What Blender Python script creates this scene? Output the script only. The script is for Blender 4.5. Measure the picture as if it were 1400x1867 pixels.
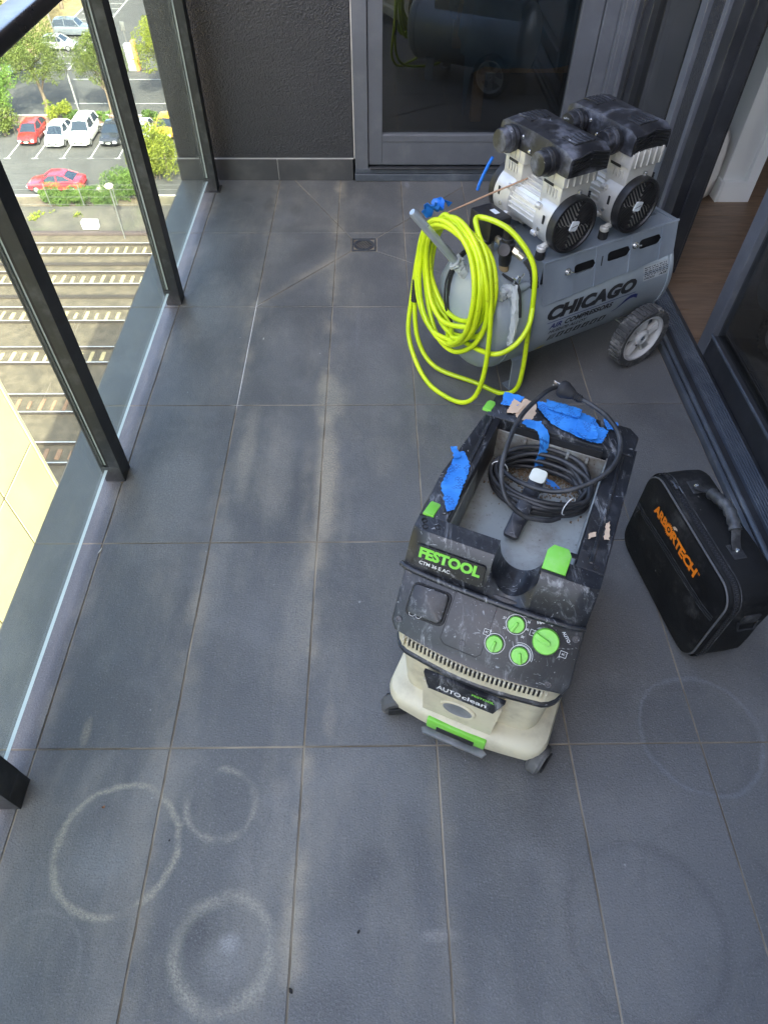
import bpy, bmesh, math, random
from mathutils import Vector, Matrix, noise
from math import sin, cos, pi, radians as RD
random.seed(7)
S = bpy.context.scene
C = S.collection
for o in list(bpy.data.objects): bpy.data.objects.remove(o)

# ------------------------------------------------------------------ camera
PITCH, YAW, ROLL = 0.8823778, 0.0198440, 0.0094604
cam_d = bpy.data.cameras.new('camera'); cam = bpy.data.objects.new('camera', cam_d); C.objects.link(cam)
fw = Vector((sin(YAW)*cos(PITCH), cos(YAW)*cos(PITCH), -sin(PITCH)))
rt = Vector((cos(YAW), -sin(YAW), 0)); up = rt.cross(fw)
r2 = rt*cos(ROLL)+up*sin(ROLL); u2 = -rt*sin(ROLL)+up*cos(ROLL)
M = Matrix((r2, u2, -fw)).transposed().to_4x4(); M.translation = Vector((0.76458, -0.53698, 1.48607))
cam.matrix_world = M
cam_d.sensor_fit = 'VERTICAL'; cam_d.sensor_height = 36.0; cam_d.lens = 36.0*1199.635/1867.0
cam_d.clip_start = 0.02; cam_d.clip_end = 2000
S.camera = cam

# ------------------------------------------------------------------ sky, sun, exposure
SUN_TO = Vector((0.24, -0.70, 0.67)).normalized()          # direction towards the sun
w = bpy.data.worlds.new('World'); S.world = w; w.use_nodes = True
nt = w.node_tree; bg = nt.nodes['Background']
sky = nt.nodes.new('ShaderNodeTexSky'); sky.sky_type = 'NISHITA'; sky.sun_disc = False
sky.sun_elevation = math.asin(SUN_TO.z); sky.sun_rotation = math.atan2(SUN_TO.x, SUN_TO.y)
sky.air_density = 0.8; sky.dust_density = 4.5; sky.ozone_density = 0.55
nt.links.new(sky.outputs[0], bg.inputs[0]); bg.inputs[1].default_value = 0.15
sd = bpy.data.lights.new('sun', 'SUN'); sd.energy = 2.6; sd.angle = RD(0.6); sd.color = (1.0, 0.94, 0.82)
sun = bpy.data.objects.new('sun', sd); C.objects.link(sun)
sun.rotation_euler = SUN_TO.to_track_quat('Z', 'Y').to_euler(); sun.location = (0, -10, 30)
S.view_settings.view_transform = 'Standard'; S.view_settings.look = 'None'
S.view_settings.exposure = 3.08; S.view_settings.gamma = 1.0; S.view_settings.use_curve_mapping = False
S.render.engine = 'CYCLES'
S.cycles.max_bounces = 10; S.cycles.diffuse_bounces = 5; S.cycles.glossy_bounces = 5
S.cycles.transparent_max_bounces = 16; S.cycles.caustics_reflective = False; S.cycles.caustics_refractive = False
S.cycles.sample_clamp_indirect = 6.0

# ------------------------------------------------------------------ node helpers
class N:
    """tiny node-graph writer for one material"""
    def __init__(s, name):
        s.m = bpy.data.materials.new(name); s.m.use_nodes = True
        s.t = s.m.node_tree; s.b = s.t.nodes['Principled BSDF']; s.out = s.t.nodes['Material Output']
        s.pos = s.n('ShaderNodeNewGeometry').outputs['Position']
    def n(s, typ, **k):
        d = s.t.nodes.new(typ)
        for a, v in k.items(): setattr(d, a, v)
        return d
    def put(s, sock, v):
        if isinstance(v, bpy.types.NodeSocket): s.t.links.new(v, sock)
        elif isinstance(v, (tuple, list)) and len(v) == 3 and sock.type == 'RGBA': sock.default_value = (*v, 1)
        else: sock.default_value = v
    def math(s, op, a, b=0.0, c=0.0, clamp=False):
        d = s.n('ShaderNodeMath', operation=op); d.use_clamp = clamp
        s.put(d.inputs[0], a); s.put(d.inputs[1], b); s.put(d.inputs[2], c); return d.outputs[0]
    def vm(s, op, a, b=(0, 0, 0)):
        d = s.n('ShaderNodeVectorMath', operation=op); s.put(d.inputs[0], a)
        if op == 'SCALE': s.put(d.inputs['Scale'], b)
        else: s.put(d.inputs[1], b)
        return d.outputs['Value'] if op in ('LENGTH', 'DOT_PRODUCT', 'DISTANCE') else d.outputs[0]
    def noise(s, scale, detail=3, rough=.55, vec=None, dist=0):
        d = s.n('ShaderNodeTexNoise'); s.put(d.inputs['Vector'], vec or s.pos)
        d.inputs['Scale'].default_value = scale; d.inputs['Detail'].default_value = detail
        d.inputs['Roughness'].default_value = rough; d.inputs['Distortion'].default_value = dist
        return d.outputs['Fac']
    def ramp(s, v, lo, hi, a=0.0, b=1.0):
        d = s.n('ShaderNodeMapRange'); d.interpolation_type = 'SMOOTHSTEP'
        s.put(d.inputs['Value'], v); s.put(d.inputs['From Min'], lo); s.put(d.inputs['From Max'], hi)
        s.put(d.inputs['To Min'], a); s.put(d.inputs['To Max'], b); return d.outputs['Result']
    def mix(s, f, a, b):
        d = s.n('ShaderNodeMix', data_type='RGBA'); s.put(d.inputs[0], f); s.put(d.inputs[6], a); s.put(d.inputs[7], b)
        return d.outputs[2]
    def bump(s, h, strength=.3, dist=.002, normal=None):
        d = s.n('ShaderNodeBump'); d.inputs['Strength'].default_value = strength; d.inputs['Distance'].default_value = dist
        s.put(d.inputs['Height'], h)
        if normal is not None: s.put(d.inputs['Normal'], normal)
        return d.outputs[0]
    def set(s, **k):
        nm = {'color': 'Base Color', 'rough': 'Roughness', 'metal': 'Metallic', 'normal': 'Normal', 'spec': 'Specular IOR Level', 'coat': 'Coat Weight', 'alpha': 'Alpha', 'sheen': 'Sheen Weight', 'emit': 'Emission Color', 'emits': 'Emission Strength', 'trans': 'Transmission Weight', 'sss': 'Subsurface Weight'}
        for a, v in k.items(): s.put(s.b.inputs[nm[a]], v)
        return s.m

def pm(name, col, rough=.5, metal=0., var=.12, vs=9., bump=0., bs=300., dust=None, dscale=25., damt=.5, speck=None, samt=.66, sscale=120., coat=0., rvar=.12, spec=.5):
    """painted / plastic / metal surface with wear"""
    g = N(name)
    n1 = g.noise(vs, 4)
    c = g.mix(g.ramp(n1, .3, .7), tuple(x*(1-var) for x in col), tuple(min(1, x*(1+var)) for x in col))
    r = g.math('ADD', g.math('MULTIPLY', g.noise(vs*3, 3), rvar*2), rough-rvar, clamp=True)
    if dust:
        f = g.math('MULTIPLY', g.ramp(g.noise(dscale, 6, .65), .45, .75), damt)
        c = g.mix(f, c, dust); r = g.math('ADD', r, g.math('MULTIPLY', f, .3), clamp=True)
    if speck:
        v2 = g.vm('MULTIPLY', g.pos, (1.0, .45, 1.3))
        f2 = g.ramp(g.noise(sscale, 4, .6, v2, 1.2), samt, samt+.06)
        c = g.mix(f2, c, speck); r = g.math('ADD', r, g.math('MULTIPLY', f2, .25), clamp=True)
    g.set(color=c, rough=r, metal=metal, coat=coat, spec=spec)
    if bump: g.set(normal=g.bump(g.noise(bs, 3), bump, .001))
    return g.m

# ------------------------------------------------------------------ mesh helpers
def fin(bm, name, mat, parent=None, smooth=35):
    me = bpy.data.meshes.new(name)
    bmesh.ops.recalc_face_normals(bm, faces=bm.faces)
    bm.to_mesh(me); bm.free()
    if smooth:
        me.polygons.foreach_set('use_smooth', [True]*len(me.polygons)); me.set_sharp_from_angle(angle=RD(smooth))
    for m in (mat if isinstance(mat, (list, tuple)) else [mat]): me.materials.append(m)
    return link(name, me, parent)
def link(name, me, parent=None):
    o = bpy.data.objects.new(name, me); C.objects.link(o)
    if parent: o.parent = parent
    return o
def thing(name, label, cat, loc=(0, 0, 0), rz=0., group=None):
    o = bpy.data.objects.new(name, None); C.objects.link(o); o.location = loc; o.rotation_euler = (0, 0, rz)
    o.empty_display_size = .05
    return tag(o, label, cat, group)
def tag(o, label, cat, group=None):
    o['label'] = label; o['category'] = cat
    if group: o['group'] = group
    return o
def struct(o, kind='structure'): o['kind'] = kind; return o
def copy_tree(o, parent=None):
    c = o.copy(); C.objects.link(c); c.parent = parent
    for ch in [x for x in bpy.data.objects if x.parent == o]: copy_tree(ch, c)
    return c
def B(): return bmesh.new()
def box(bm, x0, x1, y0, y1, z0, z1, bev=0., seg=2, mat=0, M=None):
    t = bmesh.new()
    v = [t.verts.new((x, y, z)) for z in (z0, z1) for y in (y0, y1) for x in (x0, x1)]
    for f in ((0, 2, 3, 1), (4, 5, 7, 6), (0, 1, 5, 4), (2, 6, 7, 3), (0, 4, 6, 2), (1, 3, 7, 5)): t.faces.new([v[i] for i in f])
    if bev: bmesh.ops.bevel(t, geom=list(t.edges), offset=bev, segments=seg, affect='EDGES', profile=.5)
    return add(bm, t, mat, M)
def add(bm, t, mat=0, M=None):
    if M is not None: t.transform(M)
    vm = {v: bm.verts.new(v.co) for v in t.verts}
    for f in t.faces:
        try: nf = bm.faces.new([vm[v] for v in f.verts]); nf.material_index = mat
        except ValueError: pass
    t.free(); return bm
def prism(bm, pts, z0, z1, bev=0., seg=2, mat=0, M=None, vert_bev=0., vseg=4):
    """polygon in xy extruded z0..z1"""
    t = bmesh.new(); n = len(pts)
    a = [t.verts.new((p[0], p[1], z0)) for p in pts]; b = [t.verts.new((p[0], p[1], z1)) for p in pts]
    t.faces.new(a[::-1]); t.faces.new(b)
    ve = []
    for i in range(n): t.faces.new((a[i], a[(i+1) % n], b[(i+1) % n], b[i]))
    if vert_bev:
        ve = [e for e in t.edges if abs(e.verts[0].co.z-e.verts[1].co.z) > 1e-6]
        bmesh.ops.bevel(t, geom=ve, offset=vert_bev, segments=vseg, affect='EDGES', profile=.5)
    if bev:
        t.faces.ensure_lookup_table()
        he = [e for e in t.edges if abs(e.verts[0].co.z-e.verts[1].co.z) < 1e-6]
        bmesh.ops.bevel(t, geom=he, offset=bev, segments=seg, affect='EDGES', profile=.5)
    return add(bm, t, mat, M)
def lathe(bm, prof, seg=24, M=None, mat=0, closed=False):
    """profile [(r,z)] spun around z"""
    t = bmesh.new(); rings = []
    for r, z in prof:
        if r < 1e-6: rings.append([t.verts.new((0, 0, z))])
        else: rings.append([t.verts.new((r*cos(2*pi*i/seg), r*sin(2*pi*i/seg), z)) for i in range(seg)])
    pairs = list(zip(rings, rings[1:])) + ([(rings[-1], rings[0])] if closed else [])
    for A, Bq in pairs:
        for i in range(seg):
            j = (i+1) % seg
            if len(A) == 1 and len(Bq) == 1: continue
            if len(A) == 1: t.faces.new((A[0], Bq[j], Bq[i]))
            elif len(Bq) == 1: t.faces.new((A[i], A[j], Bq[0]))
            else: t.faces.new((A[i], A[j], Bq[j], Bq[i]))
    return add(bm, t, mat, M)
def cyl(bm, r, z0, z1, seg=20, bev=0., M=None, mat=0):
    p = [(0, z0), (r-bev, z0), (r, z0+bev), (r, z1-bev), (r-bev, z1), (0, z1)] if bev else [(0, z0), (r, z0), (r, z1), (0, z1)]
    return lathe(bm, p, seg, M, mat)
def spline(pts, per=8, closed=False):
    P = [Vector(p) for p in pts]; n = len(P); out = []
    for i in range(n if closed else n-1):
        a, b, c, d = (P[(i-1) % n] if closed or i else P[0]*2-P[1], P[i], P[(i+1) % n], P[(i+2) % n] if closed or i < n-2 else P[-1]*2-P[-2])
        for k in range(per):
            t = k/per
            out.append(.5*((2*b)+(c-a)*t+(2*a-5*b+4*c-d)*t*t+(3*b-a-3*c+d)*t**3))
    if not closed: out.append(P[-1])
    return out
def tube(bm, path, r, seg=8, mat=0, closed=False, cap=True, M=None):
    P = [Vector(p) for p in path]; n = len(P); t = bmesh.new(); rings = []
    R = r if callable(r) else (lambda i: r)
    T0 = (P[1]-P[0]).normalized(); nn = T0.orthogonal().normalized()
    for i in range(n):
        T = (P[(i+1) % n]-P[i-1]) if closed or 0 < i < n-1 else (P[1]-P[0] if i == 0 else P[-1]-P[-2])
        T.normalize(); nn = (nn-T*nn.dot(T)); nn = nn.normalized() if nn.length > 1e-6 else T.orthogonal().normalized()
        bb = T.cross(nn)
        rings.append([t.verts.new(P[i]+(nn*cos(2*pi*k/seg)+bb*sin(2*pi*k/seg))*R(i)) for k in range(seg)])
    for i in range(n if closed else n-1):
        A, Bq = rings[i], rings[(i+1) % n]
        for k in range(seg): t.faces.new((A[k], A[(k+1) % seg], Bq[(k+1) % seg], Bq[k]))
    if cap and not closed: t.faces.new(rings[0][::-1]); t.faces.new(rings[-1])
    return add(bm, t, mat, M)
def TR(loc=(0, 0, 0), rx=0, ry=0, rz=0): return Matrix.Translation(loc) @ Matrix.Rotation(rz, 4, 'Z') @ Matrix.Rotation(ry, 4, 'Y') @ Matrix.Rotation(rx, 4, 'X')
def rrect(w, h, r, seg=5, cx=0, cy=0):
    o = []
    for sx, sy, a0 in ((1, 1, 0), (-1, 1, 90), (-1, -1, 180), (1, -1, 270)):
        for k in range(seg+1):
            a = RD(a0+90*k/seg); o.append((cx+sx*(w/2-r)+r*cos(a), cy+sy*(h/2-r)+r*sin(a)))
    return o
def text_mesh(txt, size=1., bold=0., shear=0., sx=1., ext=0., align='CENTER', spacing=1., M=None, sub=0):
    cu = bpy.data.curves.new('t', 'FONT'); cu.body = txt; cu.size = size; cu.offset = bold*size; cu.shear = shear
    cu.extrude = ext; cu.align_x = align; cu.align_y = 'CENTER'; cu.space_character = spacing; cu.resolution_u = 3
    o = bpy.data.objects.new('t', cu); C.objects.link(o)
    me = bpy.data.meshes.new_from_object(o.evaluated_get(bpy.context.evaluated_depsgraph_get()))
    bpy.data.objects.remove(o); bpy.data.curves.remove(cu)
    bm = bmesh.new(); bm.from_mesh(me); bpy.data.meshes.remove(me)
    bmesh.ops.triangulate(bm, faces=bm.faces)
    for v in bm.verts: v.co.x *= sx
    if sub: bmesh.ops.subdivide_edges(bm, edges=bm.edges, cuts=sub, use_grid_fill=True)
    if M is not None: bm.transform(M)
    return bm
def solid(bm, th): bm.normal_update(); bmesh.ops.solidify(bm, geom=bm.faces, thickness=th)
# ================================================================== materials of the balcony
def tile_mat(ylo, yhi):
    g = N('charcoal tile')
    x = g.n('ShaderNodeSeparateXYZ'); g.put(x.inputs[0], g.pos); X, Y = x.outputs[0], x.outputs[1]
    flat = g.vm('MULTIPLY', g.pos, (1, 1, 0))
    wob = g.math('MULTIPLY', g.math('SUBTRACT', g.noise(13, 5, .65), .5), .030)
    fine = g.ramp(g.noise(170, 4, .8), .43, .60); blot = g.noise(9, 4, .6); big = g.noise(2.2, 3, .5)
    info = g.n('ShaderNodeObjectInfo').outputs['Random']
    base = g.mix(g.ramp(big, .3, .7), (.091, .091, .090), (.128, .127, .124))
    base = g.mix(g.math('MULTIPLY', g.math('SUBTRACT', info, .5), .35), base, (.19, .19, .195))
    base = g.mix(g.math('MULTIPLY', g.ramp(g.noise(5, 5, .6), .48, .75), .35), base, (.22, .216, .212))
    # dusty rings left by pots (centre x, y, radius, half width, strength, colour)
    def ringf(cx, cy, r, wd, s, lo=.35):
        d = g.vm('DISTANCE', flat, (cx, cy, 0)); d = g.math('ADD', d, wob)
        e = g.math('ABSOLUTE', g.math('SUBTRACT', d, r))
        e = g.math('DIVIDE', e, g.math('ADD', g.math('MULTIPLY', g.noise(9, 3, .6, g.vm('ADD', g.pos, (cy*5, cx*3, 0))), 1.9), .15))
        f = g.ramp(e, 0, wd, 1, 0)
        part = g.ramp(g.noise(11, 2, .5, g.vm('ADD', g.pos, (cx*7, cy*9, 0))), lo, lo+.25)
        return g.math('MULTIPLY', g.math('MULTIPLY', f, part), g.math('MULTIPLY', g.math('ADD', g.math('MULTIPLY', fine, .62), .38), s))
    base = g.mix(g.math('MULTIPLY', g.math('MULTIPLY', g.ramp(g.noise(3.3, 6, .68, g.vm('MULTIPLY', g.pos, (1.6, .55, 1))), .44, .70), g.ramp(X, .5, 1.3, 1.0, .35)), .36), base, (.285, .262, .215))
    for xj, sj in ((.0, .3), (.3, .4), (.6, .6), (.9, .2)):
        jd = g.math('ABSOLUTE', g.math('ADD', g.math('SUBTRACT', X, xj), g.math('MULTIPLY', wob, 1.5)))
        base = g.mix(g.math('MULTIPLY', g.math('MULTIPLY', g.ramp(jd, 0, .042, 1, 0), g.ramp(g.noise(4.5, 4, .6, g.vm('ADD', g.pos, (xj*9, 2, 0))), .42, .66)), sj), base, (.40, .345, .25))
    cur = base
    for cx, cy, r, wd, s, col, lo in ((.228, -.204, .124, .0105, .72, (.42, .385, .28), .26), (.472, -.385, .090, .020, .68, (.38, .355, .28), .28), (.430, -.120, .073, .011, .6, (.40, .37, .29), .40),
                             (.112, -.41, .095, .007, .35, (.26, .25, .23), .3), (1.506, .02, .137, .007, .4, (.26, .28, .31), .25), (1.50, .012, .122, .02, .2, (.02, .022, .026), .3),
                             (1.28, -.36, .15, .016, .3, (.02, .021, .026), .3), (1.42, -.30, .13, .010, .25, (.02, .021, .026), .4), (.41, -.17, .145, .012, .3, (.30, .28, .24), .5), (.10, 2.52, .10, .006, .35, (.22, .22, .22), .4)):
        if cy-r-wd > yhi+.03 or cy+r+wd < ylo-.03: continue
        cur = g.mix(ringf(cx, cy, r, wd, s, lo), cur, col)
    # pale and dark blots
    def blob(cx, cy, rx, ry, s, noisy=.6):
        d = g.vm('LENGTH', g.vm('MULTIPLY', g.vm('SUBTRACT', flat, (cx, cy, 0)), (1/rx, 1/ry, 0)))
        d = g.math('ADD', d, g.math('MULTIPLY', g.math('SUBTRACT', blot, .5), noisy*2))
        return g.math('MULTIPLY', g.ramp(d, .25, 1.0, 1, 0), g.math('MULTIPLY', g.math('ADD', g.math('MULTIPLY', fine, .6), .4), s))
    for cx, cy, rx, ry, s, col in ((.482, -.372, .030, .026, .6, (.42, .42, .41)), (.47, -.40, .06, .05, .3, (.34, .34, .33)), (.20, -.23, .09, .08, .3, (.28, .30, .30)), (.41, -.36, .06, .06, .5, (.03, .03, .03)), (.555, -.09, .03, .03, .35, (.3, .27, .22)),
                                   (.62, .80, .05, .34, .75, (.42, .36, .26)), (.615, 1.18, .07, .16, .6, (.40, .36, .27)), (.36, .95, .035, .3, .4, (.38, .34, .26)), (.56, .3, .06, .3, .35, (.36, .33, .27)), (.60, 2.0, .10, .25, .3, (.36, .33, .26)), (.12, 1.75, .12, .3, .35, (.33, .32, .29)), (.35, 2.2, .12, .2, .3, (.33, .325, .30)), (.47, .86, .06, .3, .38, (.34, .31, .26)), (.16, .75, .14, .38, .4, (.33, .32, .30)), (.33, .5, .06, .3, .3, (.34, .32, .28)), (.78, 1.3, .1, .3, .22, (.30, .29, .27)), (.42, 1.45, .1, .3, .25, (.30, .295, .28)), (1.02, .3, .1, .25, .2, (.24, .25, .27)),
                                   (.655, .06, .02, .07, .45, (.32, .28, .22)), (.10, .04, .014, .05, .55, (.34, .29, .20)), (.88, -.365, .05, .016, .5, (.33, .31, .28)), (.75, -.25, .06, .07, .35, (.03, .03, .035)),
                                   (.66, -.47, .09, .05, .35, (.03, .03, .035)), (.17, 2.63, .05, .05, .5, (.02, .02, .02)), (.27, 2.58, .035, .10, .6, (.018, .018, .018)), (.40, 2.52, .04, .08, .45, (.02, .02, .02)), (.36, 2.44, .10, .10, .3, (.24, .245, .25)),
                                   (.93, 2.78, .02, .05, .6, (.34, .36, .38)), (.08, 2.2, .1, .4, .35, (.24, .235, .22)), (.06, 1.35, .05, .5, .25, (.22, .21, .22)), (.7, 1.6, .012, .2, .25, (.26, .26, .27)), (.54, 2.36, .18, .035, .35, (.27, .25, .21))):
        if cy-ry*1.2 > yhi or cy+ry*1.2 < ylo: continue
        cur = g.mix(blob(cx, cy, rx, ry, s), cur, col)
    # dusty drain lines
    def seg(ax, ay, bx, by, wd, s):
        L = math.hypot(bx-ax, by-ay); ux, uy = (bx-ax)/L, (by-ay)/L
        rel = g.vm('SUBTRACT', flat, (ax, ay, 0)); t = g.vm('DOT_PRODUCT', rel, (ux, uy, 0))
        e = g.math('ABSOLUTE', g.math('ADD', g.vm('DOT_PRODUCT', rel, (-uy, ux, 0)), wob))
        f = g.math('MULTIPLY', g.ramp(e, 0, wd, 1, 0), g.math('MULTIPLY', g.ramp(t, 0, .06), g.ramp(t, L-.06, L, 1, 0)))
        return g.math('MULTIPLY', f, g.math('MULTIPLY', g.math('ADD', g.ramp(blot, .3, .7), .2), s))
    for a in ((.30, 1.73, .66, 2.16, .05, .28), (.42, 1.9, .62, 2.10, .05, .22), (.61, .55, .60, 1.15, .04, .35), (.57, .4, .55, 1.0, .03, .2)):
        if min(a[1], a[3])-.1 > yhi or max(a[1], a[3])+.1 < ylo: continue
        cur = g.mix(seg(*a), cur, (.38, .33, .25))
    # tiny bits of grit
    cur = g.mix(g.math('MULTIPLY', g.ramp(g.noise(70, 1, .4), .80, .83), .7), cur, (.35, .35, .34))
    rough = g.math('ADD', g.math('MULTIPLY', g.noise(6, 4), .26), .30)
    peb = g.noise(250, 3, .55)
    cur = g.mix(g.math('MULTIPLY', g.ramp(peb, .55, .72), .30), cur, (.30, .30, .30)); cur = g.mix(g.math('MULTIPLY', g.ramp(peb, .28, .46, 1, 0), .35), cur, (.035, .035, .037))
    h = g.math('ADD', peb, g.math('MULTIPLY', g.noise(60, 2, .5), .6))
    return g.set(color=cur, rough=rough, normal=g.bump(h, .7, .0020), spec=.5)
TM_ = {}
def grout_mat():
    g = N('grout')
    n1 = g.ramp(g.noise(3.2, 4, .6), .38, .66)
    c = g.mix(n1, (.13, .105, .075), (.38, .325, .245))
    sx = g.n('ShaderNodeSeparateXYZ'); g.put(sx.inputs[0], g.pos)
    d = g.vm('LENGTH', g.vm('MULTIPLY', g.vm('SUBTRACT', g.pos, (.3, 1.47, 0)), (20, 2.9, 0)))
    c = g.mix(g.ramp(d, .7, 1.1, 1, 0), c, (.72, .72, .70))
    return g.set(color=c, rough=.9, normal=g.bump(g.noise(300, 3), .4, .001))
M_grout = grout_mat()
M_frame = pm('grey powdercoat', (.100, .106, .120), .38, 0, .10, 4, .08, 900, dust=(.30, .30, .31), dscale=7, damt=.16)
M_framed = pm('charcoal powdercoat', (.022, .023, .026), .36, 0, .12, 5, .06, 900, dust=(.2, .2, .2), dscale=9, damt=.12)
M_post = pm('post black powdercoat', (.010, .0105, .012), .34, 0, .12, 5, .06, 900, dust=(.25, .25, .25), dscale=14, damt=.15)
M_postg = pm('post grey channel', (.022, .0235, .026), .42, 0, .10, 8, .05, 900, dust=(.3, .3, .3), dscale=14, damt=.2)
M_rub = pm('black rubber gasket', (.012, .012, .013), .6)
M_sill = pm('sill alloy', (.075, .088, .108), .36, .15, .12, 5, .06, 700, dust=(.32, .33, .35), dscale=9, damt=.3)
M_seal = pm('pale sealant', (.42, .41, .38), .7)
def render_mat():
    g = N('textured render')
    v = g.n('ShaderNodeTexVoronoi'); v.inputs['Scale'].default_value = 150; g.put(v.inputs['Vector'], g.pos)
    h = g.math('ADD', g.math('MULTIPLY', v.outputs['Distance'], .8), g.math('MULTIPLY', g.noise(75, 4, .6), 1.3))
    c = g.mix(g.noise(3, 4), (.024, .0245, .027), (.036, .037, .041))
    return g.set(color=c, rough=.55, normal=g.bump(h, .75, .005), spec=.45)
M_render = render_mat()
M_skirt = pm('skirting tile', (.052, .053, .056), .45, 0, .1, 6, .12, 300, dust=(.2, .19, .17), dscale=5, damt=.25)
def glass_mat(name, tint, refl=1.0, rough=0.0, dirt=.0, f0=.04):
    g = N(name); t = g.t; t.nodes.remove(g.b)
    tr = g.n('ShaderNodeBsdfTransparent'); g.put(tr.inputs[0], tint)
    gl = g.n('ShaderNodeBsdfGlossy'); gl.inputs['Roughness'].default_value = rough
    lw = g.n('ShaderNodeLayerWeight'); lw.inputs['Blend'].default_value = .5
    fz = g.math('ADD', g.math('MULTIPLY', g.math('POWER', lw.outputs['Facing'], 5.0), 1-f0), f0)
    mx = g.n('ShaderNodeMixShader'); g.put(mx.inputs[0], g.math('MULTIPLY', fz, refl, clamp=True))
    t.links.new(tr.outputs[0], mx.inputs[1]); t.links.new(gl.outputs[0], mx.inputs[2]); last = mx.outputs[0]
    if dirt:
        df = g.n('ShaderNodeBsdfDiffuse'); g.put(df.inputs[0], (.75, .74, .68))
        m2 = g.n('ShaderNodeMixShader'); g.put(m2.inputs[0], g.math('MULTIPLY', g.math('ADD', g.ramp(g.noise(3.0, 5, .6), .35, .75), .35), dirt))
        t.links.new(last, m2.inputs[1]); t.links.new(df.outputs[0], m2.inputs[2]); last = m2.outputs[0]
    t.links.new(last, g.out.inputs[0]); return g.m
M_glass = glass_mat('balustrade glass', (.90, .965, .93), 1.0, 0, .095)
M_wglass = glass_mat('tinted window glass', (.45, .47, .47), 2.8, 0, .010)
def edge_mat():
    g = N('glass edge')
    return g.set(color=(.74, .80, .78), rough=.35, normal=g.bump(g.noise(60, 3), .2, .001))
M_gedge = edge_mat()
M_white = pm('interior white paint', (.80, .81, .79), .5, 0, .03, 3)
M_ceil = pm('soffit paint', (.72, .72, .71), .7, 0, .03, 3)
M_conc = pm('facade paint', (.30, .29, .28), .7, 0, .08, 1)

# ================================================================== balcony floor: slab, one object per tile
CW, RW, GAP, TH = .300, .57736, .0040, .010
X_R, Y_B = 1.812, 2.834
slab = B(); box(slab, -.192, X_R-.002, -3.20, Y_B, -.30, -.0022)
floor = struct(fin(slab, 'balcony_floor', M_grout, None, 0))
DR = (.664, .776, 2.150, 2.262)                       # drain opening
def clip(poly, a, b):
    """keep the part of a convex polygon left of a->b"""
    out = []; n = len(poly)
    sd_ = lambda p: (b[0]-a[0])*(p[1]-a[1])-(b[1]-a[1])*(p[0]-a[0])
    for i in range(n):
        p, q_ = poly[i], poly[(i+1) % n]; sp, sq = sd_(p), sd_(q_)
        if sp >= 0: out.append(p)
        if sp*sq < 0:
            t = sp/(sp-sq); out.append((p[0]+(q_[0]-p[0])*t, p[1]+(q_[1]-p[1])*t))
    return out
def area(p): return abs(sum(p[i][0]*p[(i+1) % len(p)][1]-p[(i+1) % len(p)][0]*p[i][1] for i in range(len(p))))/2
def inset(poly, d):
    n = len(poly); A = sum(poly[i][0]*poly[(i+1) % n][1]-poly[(i+1) % n][0]*poly[i][1] for i in range(n))
    if A < 0: poly = poly[::-1]
    out = poly
    for i in range(n):
        a, b = Vector(poly[i]), Vector(poly[(i+1) % n]); t = (b-a)
        if t.length < 1e-5: continue
        t.normalize(); nrm = Vector((-t.y, t.x)); a2, b2 = a+nrm*d, b+nrm*d
        out = clip(out, a2, b2)
    return out
tile_cache = {}
def put_tile(poly, z=0.):
    poly = inset(poly, GAP/2)
    if len(poly) < 3 or area(poly) < 3e-4: return
    ox = min(p[0] for p in poly); oy = min(p[1] for p in poly)
    key = tuple((round(p[0]-ox, 4), round(p[1]-oy, 4)) for p in poly)
    if key not in tile_cache:
        bm = B(); prism(bm, [(k[0], k[1]) for k in key], -TH, 0, bev=.0009, seg=1)
        tmp = fin(bm, 'tile', M_grout, None, 30); tile_cache[key] = tmp.data; bpy.data.objects.remove(tmp)
    o = link('tile', tile_cache[key], floor)
    row = int(math.floor((sum(p[1] for p in poly)/len(poly))/RW))
    if row not in TM_: TM_[row] = tile_mat(row*RW, (row+1)*RW)
    o.material_slots[0].link = 'OBJECT'; o.material_slots[0].material = TM_[row]
    o.location = (ox, oy, z+random.uniform(-.0004, .0004))
    o.rotation_euler = (random.uniform(-.0012, .0012), random.uniform(-.0012, .0012), 0)
xs = [-.190] + [k*CW for k in range(0, 6)] + [X_R-.003]
ys = [-3.199] + [k*RW for k in range(-5, 5)] + [Y_B-.001]
ys = sorted(set(round(y, 5) for y in ys)); ys = [y for i, y in enumerate(ys) if i == 0 or y-ys[i-1] > .02]
cuts = [((DR[0], DR[3]), (.37, 2.84)), ((DR[0], DR[2]), (.30, 1.735)), ((DR[1], DR[3]), (1.15, 2.70)), ((DR[1], DR[2]), (1.2, 1.88))]
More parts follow.
